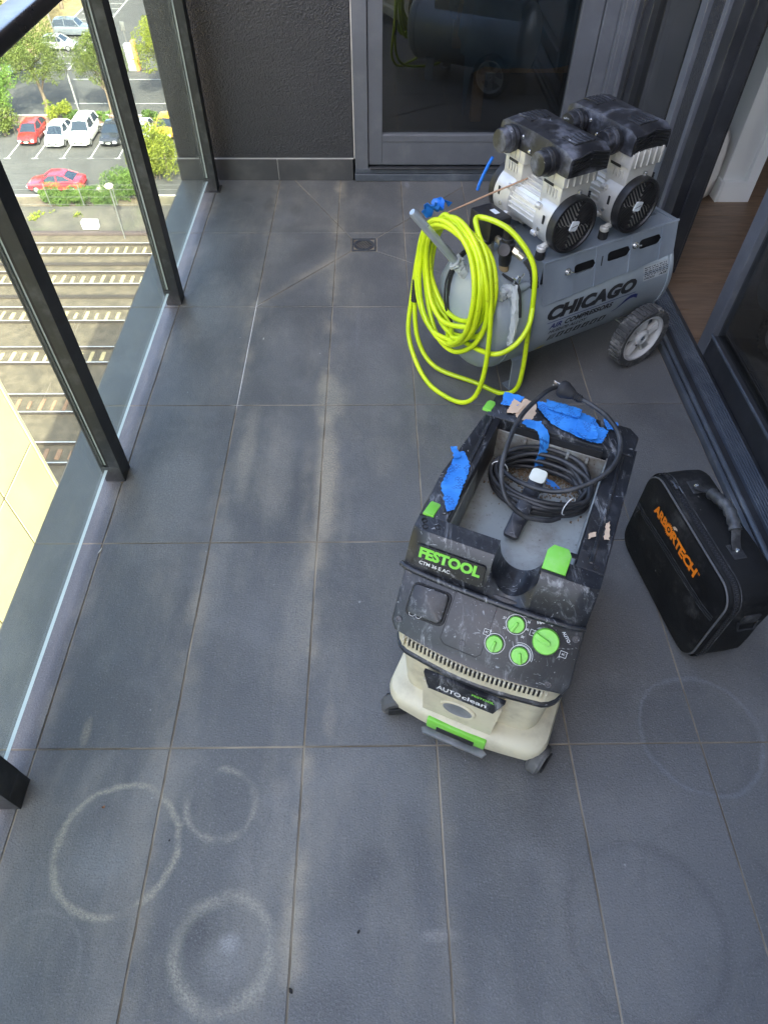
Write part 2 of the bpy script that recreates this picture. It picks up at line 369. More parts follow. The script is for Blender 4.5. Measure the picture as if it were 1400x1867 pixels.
for i in range(len(xs)-1):
    for j in range(len(ys)-1):
        x0, x1, y0, y1 = xs[i], xs[i+1], ys[j], ys[j+1]
        polys = [[(x0, y0), (x1, y0), (x1, y1), (x0, y1)]]
        if x0 >= .29 and x1 <= 1.21 and y0 > 1.7:
            if x0 < DR[0] < x1 and y0 < DR[2] < y1:
                polys = [[(x0, y0), (x1, y0), (x1, 2.071), (DR[1], DR[2]), (DR[0], DR[2]), (x0, 2.077)], [(x1, 2.071), (x1, y1), (.816, y1), (DR[1], DR[3]), (DR[1], DR[2])],
                         [(.816, y1), (.640, y1), (DR[0], DR[3]), (DR[1], DR[3])], [(x0, 2.077), (DR[0], DR[2]), (DR[0], DR[3]), (.640, y1), (x0, y1)]]
            else:
                for a, b in cuts:
                    new = []
                    for p in polys:
                        l, r_ = clip(p, a, b), clip(p, b, a)
                        ch = [q_ for q_ in l if any(abs(q_[0]-k[0])+abs(q_[1]-k[1]) < 1e-6 for k in r_)]
                        ok = len(ch) == 2 and len(l) > 2 and len(r_) > 2 and min(area(l), area(r_)) > 2e-4
                        if ok:
                            mx, my = (ch[0][0]+ch[1][0])/2-a[0], (ch[0][1]+ch[1][1])/2-a[1]
                            L2 = (b[0]-a[0])**2+(b[1]-a[1])**2; t = (mx*(b[0]-a[0])+my*(b[1]-a[1]))/L2; ok = 0 < t < 1
                        new += [l, r_] if ok else [p]
                    polys = new
        for p in polys: put_tile(p)

# floor drain
dr = thing('floor_drain', 'small square metal floor drain with round slotted grate set in dark tiles', 'drain', ((DR[0]+DR[1])/2, (DR[2]+DR[3])/2, 0))
M_steel = pm('dull drain steel', (.06, .066, .075), .5, .3, .2, 40)
bm = B(); hw = .053
prism(bm, rrect(.106, .106, .004), -.008, -.004); box(bm, -hw, hw, -hw, -hw+.008, -.0045, .0018, .0008); box(bm, -hw, hw, hw-.008, hw, -.0045, .0018, .0008); box(bm, -hw, -hw+.008, -hw+.0085, hw-.0085, -.0045, .0016, .0008); box(bm, hw-.008, hw, -hw+.0085, hw-.0085, -.0045, .0016, .0008)
fin(bm, 'frame', M_steel, dr)
bm = B(); cyl(bm, .0362, -.0039, -.0034); fin(bm, 'drain_hole', pm('drain dark', (.004, .004, .004), .9), dr)
bm = B(); lathe(bm, [(.036, -.003), (.045, -.003), (.045, .0015), (.036, .0015)], 32, closed=True); fin(bm, 'grate_ring', M_steel, dr)
for k in range(-3, 4):
    h = math.sqrt(.0365**2-(k*.0098)**2)
    bm = B(); box(bm, -.0019, .0019, -h, h, -.0028, .001, .0006, M=TR((0, 0, 0), rz=RD(-45)) @ TR((k*.0098, 0, 0))); fin(bm, 'grate_bar', bpy.data.materials['dull drain steel'], dr)

# ================================================================== balustrade
bal = thing('glass_balustrade', 'frameless looking glass balcony balustrade with black posts and dark handrail', 'balustrade', (-.02, 1.3, 0))
def on(name, bm, mat, par, smooth=35):
    o = fin(bm, name, mat, par, smooth)
    if par is not None: o.matrix_parent_inverse = Matrix.Translation(-Vector(par.location))
    return o
PY = [-2.90, -1.965, -1.03, -.096, .842, 1.776, 2.735]
GX0, GX1 = -.0385, -.0300
def post_profile(hy):
    # U channel: slots on both y faces hold the glass
    return [(.008, -hy), (.008, hy), (-.022, hy), (-.022, hy-.010), (-.046, hy-.010), (-.046, hy), (-.050, hy), (-.050, -hy), (-.046, -hy), (-.046, -hy+.010), (-.022, -hy+.010), (-.022, -hy)]
for k, y in enumerate(PY):
    bm = B(); hy = .031
    prism(bm, [(p[0], p[1]) for p in post_profile(hy)], .062, 1.03, M=TR((0, y, 0)))
    box(bm, -.050, .008, y-hy, y+hy, 0, .062, .0008, 1)
    bmesh.ops.recalc_face_normals(bm, faces=bm.faces)
    for f in bm.faces:
        if abs(f.normal.y) > .9 or f.normal.x < -.9: f.material_index = 1
    p = on('post', bm, [M_post, M_postg], bal, 30)
    for s in (-1, 1):
        bm = B(); box(bm, GX1+.0003, -.0222, *sorted((y+s*(hy-.0098), y+s*(hy-.002))), .0625, 1.029)
        box(bm, -.0458, GX0-.0003, *sorted((y+s*(hy-.0098), y+s*(hy-.002))), .0625, 1.029); on('gasket', bm, M_rub, p)
    bm = B(); box(bm, -.060, .020, y-hy-.012, y+hy+.004, .0012, .005, .001); on('base_plate', bm, M_postg, p) if k == 6 else bm.free()
for k in range(len(PY)-1):
    y0, y1 = PY[k]+.0218, PY[k+1]-.0218
    bm = B(); box(bm, GX0, GX1, y0, y1, .05, 1.0285)
    bmesh.ops.recalc_face_normals(bm, faces=bm.faces)
    for f in bm.faces:
        if abs(f.normal.x) < .5: f.material_index = 1
    on('glass_pane', bm, [M_glass, M_gedge], bal, 0)
hr = B(); box(hr, -.068, .008, -3.2, 2.80, 1.03, 1.068, .010, 3)
M_rail = pm('bronze handrail', (.035, .031, .031), .30, .2, .05, 3)
on('handrail', hr, M_rail, bal)

# ================================================================== back wall with its skirting
bw = thing('rendered_wall', 'dark textured render wall with tiled skirting at the end of the balcony', 'wall', (.25, Y_B+.05, 0))
bm = B(); box(bm, -.188, .668, Y_B+.012, Y_B+.26, -.30, 2.6, .004, 1); on('wall_face', bm, M_render, bw)
for x0, x1 in ((-.192, -.012), (-.008, .293), (.296, .664)):
    bm = B(); box(bm, x0, x1, Y_B, Y_B+.0118, -.002, .098, .001, 1); on('skirting_tile', bm, M_skirt, bw)
bm = B(); box(bm, .2925, .2968, Y_B+.003, Y_B+.011, 0, .0985); box(bm, -.19, .667, Y_B+.002, Y_B+.0118, .0985, .1005); on('grout_line', bm, M_seal, bw)
bm = B(); box(bm, .6685, .6735, Y_B+.006, Y_B+.011, .10, 2.6); on('sealant_bead', bm, M_seal, bw)

# ================================================================== window door in the back wall
dw = thing('glazed_door', 'grey framed glazed balcony door in the back wall showing a dark room', 'door', (1.25, Y_B, 0))
YF = Y_B-.004
def fr(x0, x1, y0, y1, z0, z1, name, par=dw, mat=M_frame, bev=.0015): 
    bm = B(); box(bm, x0, x1, y0, y1, z0, z1, bev, 1); return on(name, bm, mat, par)
fr(.675, .738, YF, YF+.12, .035, 2.5, 'frame_jamb'); fr(.741, .806, YF+.012, YF+.07, .070, 2.42, 'door_stile')
fr(.8065, 1.645, YF+.012, YF+.07, .070, .176, 'bottom_rail'); fr(.8065, 1.645, YF+.0085, YF+.0125, .176, .206, 'glazing_bead')
fr(.8065, 1.645, YF+.0145, YF+.07, .1765, .209, 'bottom_rail')
fr(.8065, 1.645, YF+.012, YF+.07, 2.30, 2.42, 'top_rail')
fr(1.6455, 1.735, YF+.010, YF+.07, .070, 2.42, 'door_stile'); fr(1.739, 1.80, YF-.004, YF+.12, .035, 2.5, 'frame_jamb')
fr(1.801, 1.835, YF-.035, YF+.12, .035, 2.5, 'corner_mullion', mat=M_frame)
fr(.741, 1.735, YF+.02, YF+.12, 2.425, 2.5, 'frame_head')
fr(.672, 1.835, YF-.012, YF+.12, .002, .034, 'sill', mat=M_sill); fr(.745, 1.79, YF-.018, YF+.004, .058, .067, 'drip_bar', mat=M_framed); fr(.675, 1.80, YF-.001, YF+.11, .0345, .0565, 'sill_upstand', mat=M_sill)
bm = B(); box(bm, .80, 1.65, YF+.036, YF+.042, .20, 2.31); on('glass_pane', bm, M_wglass, dw, 0)

# ================================================================== right-hand side: fixed light, rendered nib, sliding door and its track
sl = thing('sliding_door', 'dark framed sliding glass door standing partly open onto the timber floored room', 'door', (1.95, .6, 0))
YC = YF-.035                                         # corner
# fixed sidelight from the corner
sf = thing('fixed_sidelight', 'narrow fixed glass sidelight in a grey frame beside the balcony corner', 'window', (1.86, 2.5, 0))
def fs(x0, x1, y0, y1, z0, z1, name, par, mat=M_frame, bev=.0015):
    bm = B(); box(bm, x0, x1, y0, y1, z0, z1, bev, 1); return on(name, bm, mat, par)
fs(1.838, 1.875, 2.76, YC+.12, .03, 2.5, 'frame_post', sf); fs(1.812, 1.842, 2.79, 2.825, .03, 2.5, 'frame_post', sf)
fs(1.852, 1.92, 2.70, 2.758, .03, 2.5, 'frame_post', sf, M_framed)
fs(1.862, 1.93, 2.62, 2.698, .07, 2.42, 'stile', sf, M_framed)
fs(1.862, 1.93, 2.14, 2.619, .07, .16, 'bottom_rail', sf, M_framed); fs(1.862, 1.93, 2.14, 2.619, 2.34, 2.42, 'top_rail', sf, M_framed)
bm = B(); box(bm, 1.888, 1.894, 2.13, 2.63, .15, 2.35); on('glass_pane', bm, M_wglass, sf, 0)
fs(1.852, 1.93, 2.085, 2.138, .03, 2.5, 'frame_post', sf, M_frame)
nb = thing('rendered_nib', 'narrow dark rendered wall nib between sidelight and sliding door', 'wall', (1.88, 2.0, 0))
fs(1.868, 2.022, 1.975, 2.083, -.02, 2.6, 'wall_face', nb, M_render)
fs(1.860, 1.905, 1.945, 1.973, .02, 2.5, 'trim', nb, M_frame)
# jamb of the sliding door
fs(1.872, 1.955, 1.868, 1.944, .02, 2.5, 'frame_jamb', sl, M_framed); fs(1.905, 1.952, 1.851, 1.8675, .03, 2.5, 'parked_leaf_stile', sl, M_framed)
# track
fs(1.812, 1.826, -1.2, 2.78, -.02, .020, 'track_lip', sl, M_sill); bm = B(); tube(bm, [(1.838, -1.2, .020), (1.838, 2.78, .020)], .0085, 10); on('track_bead', bm, M_sill, sl)
fs(1.826, 1.872, -1.2, 2.78, -.02, .014, 'track_channel', sl, M_framed, .001); fs(1.872, 1.928, -1.2, 2.62, -.02, .026, 'track_base', sl, M_sill, .001)
for k in range(6): fs(1.876+k*.0086, 1.8815+k*.0086, -1.2, 1.944, .0262, .0312, 'track_rib', sl, M_sill, .0008)
fs(1.9285, 1.945, -1.2, 1.865, -.02, .022, 'threshold', sl, M_framed, .001)
# sliding leaf
fs(1.936, 1.984, 1.375, 1.44, .030, 2.46, 'stile', sl, M_frame); fs(1.936, 1.984, -1.2, 1.3745, .030, .115, 'bottom_rail', sl, M_framed); fs(1.936, 1.984, -1.2, 1.3745, 2.38, 2.46, 'top_rail', sl, M_framed)
fs(1.930, 1.9355, -1.2, 1.376, .1155, .125, 'glazing_bead', sl, M_sill, .0008)
bm = B(); box(bm, 1.957, 1.963, -1.2, 1.38, .11, 2.39); on('glass_pane', bm, M_wglass, sl, 0)
fs(1.86, 2.03, -1.2, 2.78, 2.505, 2.6, 'frame_head', sl, M_framed)

# ================================================================== rooms behind the glass
def wood_mat():
    g = N('oak board')
    v = g.vm('MULTIPLY', g.pos, (3.0, 28, 3)); info = g.n('ShaderNodeObjectInfo').outputs['Random']
    v = g.vm('ADD', v, g.vm('SCALE', (31., 17., 9.), info))
    n1 = g.noise(2.0, 5, .62, v, .6)
    c = g.mix(g.ramp(n1, .3, .72), (.125, .074, .043), (.24, .155, .098))
    c = g.mix(g.math('MULTIPLY', info, .45), c, (.09, .058, .038))
    return g.set(color=c, rough=g.math('ADD', g.math('MULTIPLY', n1, .2), .34), normal=g.bump(n1, .25, .001))
M_wood = wood_mat()
rf = B(); box(rf, 1.946, 6.4, -3.2, 3.4, -.30, -.012)
room_floor = struct(fin(rf, 'timber_floor', pm('board gap', (.02, .013, .009), .8), None, 0))
pw = .19; meshes = []
for L in (1.9, 1.3):
    bm = B(); box(bm, 0, L-.002, 0, pw-.002, -.012, 0, .001, 1); t = fin(bm, 'plank', M_wood, None, 30); meshes.append((L, t.data)); bpy.data.objects.remove(t)
for k in range(-2, 18):
    x = 1.948; y = k*pw; r_ = [0, 1, 1, 0, 1, 0, 0][k % 7]; x -= 0
    seq = [1, 0, 0] if r_ else [0, 0, 1]
    for q_ in seq:
        L, me = meshes[q_]
        if x+L > 6.4: break
        o = link('plank', me, room_floor); o.location = (x, y, 0); x += L
bm = B(); box(bm, 1.90, 8.6, Y_B+.264, 6.6, -.30, -.001); struct(fin(bm, 'back_room_floor', pm('dark carpet', (.05, .05, .055), .9), None, 0))
bm = B(); box(bm, -.186, 1.899, Y_B+.264, 6.6, -.30, -.001); struct(fin(bm, 'bedroom_floor', pm('dark carpet tile', (.045, .045, .05), .9), None, 0))
def wall(name, label, x0, x1, y0, y1, z0, z1, mat=M_white, cat='wall'):
    bm = B(); box(bm, x0, x1, y0, y1, z0, z1, .002, 1); o = fin(bm, name, mat, None); return tag(o, label, cat)
# white pier inside the living room
pr = thing('white_pier', 'white painted wall return with white skirting inside the open door', 'wall', (2.5, 2.8, 0))
fs(2.41, 2.555, 2.625, 3.40, 0, 2.6, 'wall_face', pr, M_white); fs(2.30, 2.409, 2.86, 3.40, 0, 2.6, 'wall_face', pr, M_white)
fs(2.41, 2.56, 2.600, 2.6245, 0, .095, 'skirting', pr, M_white); fs(2.396, 2.4095, 2.600, 2.86, 0, .095, 'skirting', pr, M_white); fs(2.512, 2.56, 2.60, 2.6246, .0955, 2.6, 'door_trim', pr, M_white)
bm = B(); box(bm, 2.06, 2.395, 3.05, 3.40, 0, 2.6, .002); on('wall_face', bm, M_white, pr)
# rounded pale bin by the pier
bm = B(); lathe(bm, [(0, 0), (.075, 0), (.092, .02), (.098, .12), (.090, .26), (.07, .30), (0, .305)], 28, TR((2.31, 2.70, 0.001)))
tag(fin(bm, 'waste_bin', pm('matte off-white plastic', (.62, .60, .56), .6), None, 50), 'rounded off-white bin on the timber floor beside the white wall return', 'bin')
# rug
def rug_mat():
    g = N('rug'); n1 = g.noise(7, 5, .65); n2 = g.noise(120, 3)
    c = g.mix(g.ramp(n1, .35, .65), (.14, .16, .17), (.30, .32, .32))
    d = g.vm('LENGTH', g.vm('MULTIPLY', g.vm('SUBTRACT', g.pos, (2.62, 1.55, 0)), (4, 7, 0)))
    c = g.mix(g.ramp(g.math('ADD', d, g.math('MULTIPLY', n1, .6)), .7, 1.2, 1, 0), c, (.42, .30, .06))
    return g.set(color=c, rough=.95, normal=g.bump(n2, .6, .003))
bm = B(); box(bm, 2.34, 4.2, .2, 1.62, .0005, .012, .004, 2); tag(fin(bm, 'rug', rug_mat(), None), 'grey area rug with a mustard patch behind the sliding glass', 'rug')
# low timber bed frame under a blue cloth, seen through the back door
tb = thing('timber_bed_frame', 'low honey timber bed frame in the dark room behind the back door', 'bed frame', (1.6, 3.9, 0))
M_pine = pm('honey pine', (.50, .25, .075), .45, 0, .15, 6)
def tp(x0, x1, y0, y1, z0, z1, name):
    bm = B(); box(bm, x0, x1, y0, y1, z0, z1, .004, 1); return on(name, bm, M_pine, tb)
tp(1.31, 2.70, 3.566, 3.600, .245, .29, 'side_rail'); tp(1.31, 2.70, 4.90, 4.93, .245, .29, 'side_rail'); tp(1.31, 1.34, 3.601, 4.899, .245, .29, 'end_rail')
for x in (1.315, 2.63):
    for y in (3.5665, 4.86): tp(x, x+.060, y, y+.060, 0, .2445, 'leg')
bm = B(); nx, ny = 40, 34; grid = []
for i in range(nx):
    row = []
    for j in range(ny):
        a = i/(nx-1); b = j/(ny-1); x = 1.20+a*1.6; 
        if b < .4: y = 3.558-.012*sin(x*21+2)*(1-b/.4)-.02*(.4-b); z = .285+(b/.4)*.42+.02*sin(x*7)*(1-b/.4)
        else: y = 3.56+(b-.4)/.6*1.3; z = .705+.05*noise.noise(Vector((x*4, y*4, 0)))
        if x < 1.34: z -= (1.34-x)*(2.2+.8*sin(y*9)); x = 1.30-.02*sin(y*30)-(1.34-x)*.35
        row.append(bm.verts.new((x, y, max(.04, z)+.012*noise.noise(Vector((x*12, y*12, 3))))))
    grid.append(row)
for i in range(nx-1):
    for j in range(ny-1): bm.faces.new((grid[i][j], grid[i+1][j], grid[i+1][j+1], grid[i][j+1]))
solid(bm, .003)
tag(fin(bm, 'drop_cloth', pm('blue cloth', (.02, .12, .22), .8, 0, .3, 8, .2, 400), None, 60), 'deep blue cloth draped over the low timber frame in the dark room', 'cloth')
bm = B(); box(bm, 1.35, 2.68, 3.61, 4.88, .291, .69, .04, 2); tag(fin(bm, 'mattress', pm('mattress ticking', (.4, .4, .38), .8), None), 'mattress hidden under the blue cloth on the timber frame', 'mattress')
# closing walls, ceilings and the rest of the building, with unseen parts added to shade the balcony and light the room
wall('party_wall', 'inner dark wall at the back of the room behind the door', -.186, 5.0, 6.2, 6.4, 0, 2.6, pm('dark feature paint', (.10, .10, .105), .6))
wall('bedroom_wall', 'pale inner wall between bedroom and living room', 3.62, 3.72, 3.42, 6.19, 0, 2.6)
wall('bedroom_outer_wall', 'outer wall of the bedroom behind the balcony end wall', -.186, -.06, Y_B+.2645, 6.19, 0, 2.6, M_conc)
wall('living_room_side_wall', 'white wall at the near end of the living room', 2.06, 6.4, -3.4, -3.202, 0, 2.6)
fw_ = thing('living_room_far_wall', 'unseen white far wall of the living room with a wide opening added for daylight', 'wall', (6.5, 0, 0))
for a in ((6.4, 6.6, -3.4, -2.4, 0, 2.6), (6.4, 6.6, 2.2, 3.4, 0, 2.6), (6.4, 6.6, -2.4, 2.2, 0, .10), (6.4, 6.6, -2.4, 2.2, 2.45, 2.6)): fs(*a, 'wall_face', fw_, M_white)  # gap between the pieces is an added daylight opening that brightens the room
wall('living_room_end_wall', 'white wall closing the living room beyond the pier', 3.60, 6.4, 3.20, 3.40, 0, 2.6)
wall('sun_block_wall', 'unseen painted wall added behind the viewer to keep sun off the balcony', -.192, 2.06, -3.42, -3.205, -.3, 2.6, M_ceil)  # out-of-view wall, added to stop sun entering from behind the camera
wall('near_side_wall', 'painted wall of the flat next to the balcony', 1.86, 2.0, -3.2, -1.205, 0, 2.6, M_ceil)
bm = B(); box(bm, 1.45, 6.6, -3.4, 2.83, 2.602, 2.90); box(bm, -.186, 6.6, 2.831, 6.6, 2.602, 2.90); struct(fin(bm, 'ceiling_and_shade_slab', M_ceil, None, 0))  # room ceilings; slab edge over the balcony added to shade its right side
bt = thing('apartment_tower', 'upper and lower storeys of the apartment block around the balcony, plus an added sun-blocking wing', 'building', (3, 0, -25))
bm = B(); box(bm, 1.87, 6.62, -3.4, 6.6, 2.91, 16); on('upper_storeys', bm, M_conc, bt, 0)
bm = B(); box(bm, -.192, 14, -7.0, -3.43, -25, 16); on('sun_block_wing', bm, M_conc, bt, 0)  # unseen tall block, added to stop sun coming over the added sun-block wall
bm = B(); box(bm, -.16, 14, -3.4, 6.6, -25, -.31); on('lower_storeys', bm, M_conc, bt, 0)
# ================================================================== air compressor
M_tank = pm('tank grey paint', (.30, .345, .38), .34, .25, .08, 6, .05, 500, dust=(.48, .50, .50), dscale=10, damt=.30, speck=(.55, .56, .55), samt=.74)
M_plate = pm('platform grey paint', (.235, .275, .32), .36, .2, .08, 7, .05, 500, dust=(.45, .47, .48), dscale=9, damt=.25)
M_alu = pm('cast alloy', (.62, .605, .565), .36, .35, .08, 18, .10, 700, dust=(.62, .58, .48), dscale=14, damt=.35)
M_alul = pm('bare alloy fins', (.76, .735, .66), .34, .35, .06, 18)
M_blk = pm('black moulded plastic', (.010, .010, .011), .40, 0, .15, 12, .12, 900, dust=(.20, .19, .18), dscale=13, damt=.14, speck=(.4, .39, .38), samt=.72, sscale=60)
M_dsty = pm('dusty black plastic', (.014, .014, .016), .42, 0, .2, 10, .10, 800, dust=(.24, .25, .29), dscale=16, damt=.55, speck=(.45, .46, .48), samt=.68, sscale=50)
M_rubd = pm('black rubber', (.014, .014, .015), .7)
M_chrome = pm('zinc', (.62, .62, .60), .25, .9); M_brass = pm('nickel brass', (.55, .50, .38), .3, .85)
M_ink = pm('black print', (.012, .012, .014), .5); M_inkb = pm('blue print', (.012, .02, .12), .45); M_lab = pm('grey label', (.40, .43, .44), .5); M_badge = pm('pale badge', (.62, .66, .68), .4)
M_wheelp = pm('grey wheel plastic', (.58, .58, .57), .5, 0, .08, 12, dust=(.6, .59, .55), dscale=22, damt=.55)
M_tread = pm('dusty tyre', (.055, .055, .055), .85, 0, .2, 10, .2, 300, dust=(.45, .44, .41), dscale=16, damt=.7)
M_bluep = pm('blue plastic', (.01, .16, .62), .4); M_wrap = None
def wrap_mat():
    g = N('clear plastic wrap'); g.set(color=(.75, .78, .78), rough=.18, alpha=.5, normal=g.bump(g.noise(90, 4, .7), .9, .006)); return g.m
M_wrap = wrap_mat()
CP = thing('air_compressor', 'grey twin motor air compressor with black covers and spoked wheels by the sliding door', 'air compressor', (1.198, 1.372, 0), RD(29))
ZC, TRd = .256, .182
bm = B(); prof = []
for k in range(9): a = pi/2*k/8; prof.append((TRd*sin(a), -.13-.075*cos(a)))
for k in range(9): a = pi/2*k/8; prof.append((TRd*cos(a), .545+.065*sin(a)))
lathe(bm, prof, 56, TR((0, 0, ZC), ry=RD(90)))
fin(bm, 'tank', M_tank, CP, 60)
for u in (-.115, .535):
    bm = B(); lathe(bm, [(TRd-.001, -.004), (TRd+.0025, -.003), (TRd+.0025, .003), (TRd-.001, .004)], 56, TR((u, 0, ZC), ry=RD(90)), closed=True); fin(bm, 'weld_seam', M_tank, CP)
def wrap(bm, off=.0012):
    for v in bm.verts:
        s = v.co.y+.0255; r = TRd+off+v.co.z; th = s/TRd; v.co = Vector((v.co.x-.014, -r*cos(th), ZC+r*sin(th)))
    return bm
def ttext(txt, x0, x1, s, h, mat, shear=.32, bold=.02, name='lettering', sub=1):
    bm = text_mesh(txt, h*1.37, bold, shear, 1, 0, 'LEFT', 1.05, sub=sub)
    w0 = min(v.co.x for v in bm.verts); w1 = max(v.co.x for v in bm.verts); k = (x1-x0)/(w1-w0)
    for v in bm.verts: v.co.x = x0+(v.co.x-w0)*k; v.co.y += s
    return fin(wrap(bm), name, mat, CP, 0)
ttext('CHICAGO', .033, .404, .015, .037, M_ink, .35, .065); ttext('AIR', .046, .098, -.028, .017, M_inkb, .35, .04); ttext('COMPRESSORS', .110, .312, -.028, .017, M_ink, .35, .04); ttext('HUSH70 ALLOY', .050, .210, -.050, .012, M_ink, .35, .035)
def tpoly(pts, mat, name, off=.0012):
    bm = B(); n = max(2, int(len(pts))); fv = [bm.verts.new((p[0], p[1], 0)) for p in pts]; bm.faces.new(fv); return fin(wrap(bm, off), name, mat, CP, 0)
for k in range(12): 
    a, b = .036+k*.0308, .036+(k+1)*.0308; tpoly([(a, -.0105), (b, -.0105), (b, -.0125), (a, -.0125)], M_inkb, 'printed_line')
sw = [(.318, -.060, .002), (.335, -.057, .004), (.352, -.048, .008), (.370, -.036, .011), (.388, -.029, .011), (.405, -.030, .012), (.420, -.038, .016)]
for a, b in zip(sw, sw[1:]): tpoly([(a[0], a[1]), (b[0], b[1]), (b[0], b[1]+b[2]), (a[0], a[1]+a[2])], M_inkb, 'printed_swoosh')
for k in range(7):
    x = .058+k*.0355; tpoly([(x, -.090), (x+.026, -.090), (x+.032, -.066), (x+.006, -.066)], M_ink, 'printed_icon')
    if k == 0:
        for q_ in range(4): tpoly([(x+.004+q_*.0014, -.087+q_*.0055), (x+.023+q_*.0014, -.087+q_*.0055), (x+.0235+q_*.0014, -.085+q_*.0055), (x+.0045+q_*.0014, -.085+q_*.0055)], M_lab, 'icon_detail', .0016)
    else: 
        rr = random.Random(k)
        tpoly([(x+.009, -.085), (x+.018+rr.uniform(-.003, .003), -.085), (x+.020, -.077+rr.uniform(0, .004)), (x+.012, -.075)], M_lab, 'icon_detail', .0016); tpoly([(x+.013, -.073), (x+.021, -.073), (x+.022, -.070), (x+.014, -.070)], M_lab, 'icon_detail', .0016)
tpoly([(.432, .016), (.542, .016), (.542, .062), (.432, .062)], M_lab, 'rating_label')
for r in range(5):
    x = .436
    while x < .535: wd = random.uniform(.004, .016); tpoly([(x, .030+r*.0062), (min(.54, x+wd), .030+r*.0062), (min(.54, x+wd), .0325+r*.0062), (x, .0325+r*.0062)], M_ink, 'label_print', .0016); x += wd+random.uniform(.003, .006)
ttext('CHICAGO', .436, .482, .0225, .007, M_ink, .3, .03, 'label_print', 0).data.transform(Matrix.Identity(4)); ttext('AIR', .500, .536, .0225, .007, M_ink, .3, .03, 'label_print', 0)
tpoly([(.036, -.142), (.062, -.136), (.070, -.118), (.050, -.122)], pm('yellow sticker', (.75, .6, .03), .5), 'sticker')
# platform: folded sheet with slots in the front skirt
def plate_slots(x0, x1, top, bot, slots, th, M, name, mat, par):
    """sheet between the lines y=top and y=bot(x) with rounded slots (cx, cy, length, height) cut out"""
    xs_ = {x0, x1}
    for cx, cy, L, h in slots:
        for k in range(7): a = pi/2*k/6; xs_ |= {round(cx-L/2+h/2*(1-cos(a)), 6), round(cx+L/2-h/2*(1-cos(a)), 6)}
    xs_ = sorted(xs_); bm = B(); V = {}
    def v(x, y):
        k = (round(x, 6), round(y, 6))
        if k not in V: V[k] = bm.verts.new((x, y, 0))
        return V[k]
    def quad(*p):
        q_ = []
        for a in p:
            w_ = v(*a)
            if w_ not in q_: q_.append(w_)
        if len(q_) > 2: bm.faces.new(q_)
    for a, b in zip(xs_, xs_[1:]):
        hit = [sl_ for sl_ in slots if sl_[0]-sl_[2]/2-1e-6 <= a and b <= sl_[0]+sl_[2]/2+1e-6]
        if not hit: quad((a, bot(a)), (b, bot(b)), (b, top), (a, top)); continue
        cx, cy, L, h = hit[0]
        hh = lambda x: math.sqrt(max(0, (h/2)**2-max(0, abs(x-cx)-(L/2-h/2))**2))
        quad((a, cy+hh(a)), (b, cy+hh(b)), (b, top), (a, top)); quad((a, bot(a)), (b, bot(b)), (b, cy-hh(b)), (a, cy-hh(a)))
    solid(bm, th); bm.transform(M); return fin(bm, name, mat, par, 0)
Mf = TR((0, -.1405, .46), rx=RD(77))
plate_slots(-.004, .54, 0, lambda x: -.132+.05*x, [(.155, -.050, .085, .030), (.292, -.045, .095, .030), (.423, -.040, .095, .030)], .003, Mf, 'platform_skirt', M_plate, CP)
bm = B(); prism(bm, [(.2185, -.063), (.2225, -.063), (.2255, -.034), (.2215, -.034)], -.0005, .0036, M=Mf); fin(bm, 'platform_slit', M_rubd, CP)
plate_slots(-.002, .541, .14, lambda x: -.14, [(.475, -.06, .09, .04)], .003, TR((0, 0, .4605)), 'platform_top', M_plate, CP)
bm = B(); box(bm, 0, .54, .137, .140, .35, .457); fin(bm, 'platform_skirt', M_plate, CP)
bm = B(); tube(bm, [(-.002, -.1395, .4595), (.541, -.1395, .4595)], .0042, 8); fin(bm, 'platform_edge', M_plate, CP)
for u, w_ in ((.02, .01), (.52, .01)): bm = B(); box(bm, u-w_, u+w_, -.13, .13, .34, .457); fin(bm, 'platform_bracket', M_plate, CP)
def wingbolt(u, s):
    bm = B(); Mb = Mf @ TR((u, s, .004)); cyl(bm, .007, -.002, .010, 8, .001, Mb); cyl(bm, .011, 0, .002, 14, 0, Mb)
    for k in (-1, 1): box(bm, k*.004-.004, k*.004+.004, -.0018, .0018, .004, .020, .001, 1, M=Mb @ TR((0, 0, 0), ry=RD(25*k)))
    fin(bm, 'wing_bolt', M_chrome, CP)
wingbolt(.085, -.046); wingbolt(.355, -.034)
bm = B(); box(bm, .006, .534, -.134, -.130, .385, .456); fin(bm, 'slot_shade_sheet', M_rubd, CP)  # black sheet behind the skirt, stands in for shade seen through the slots
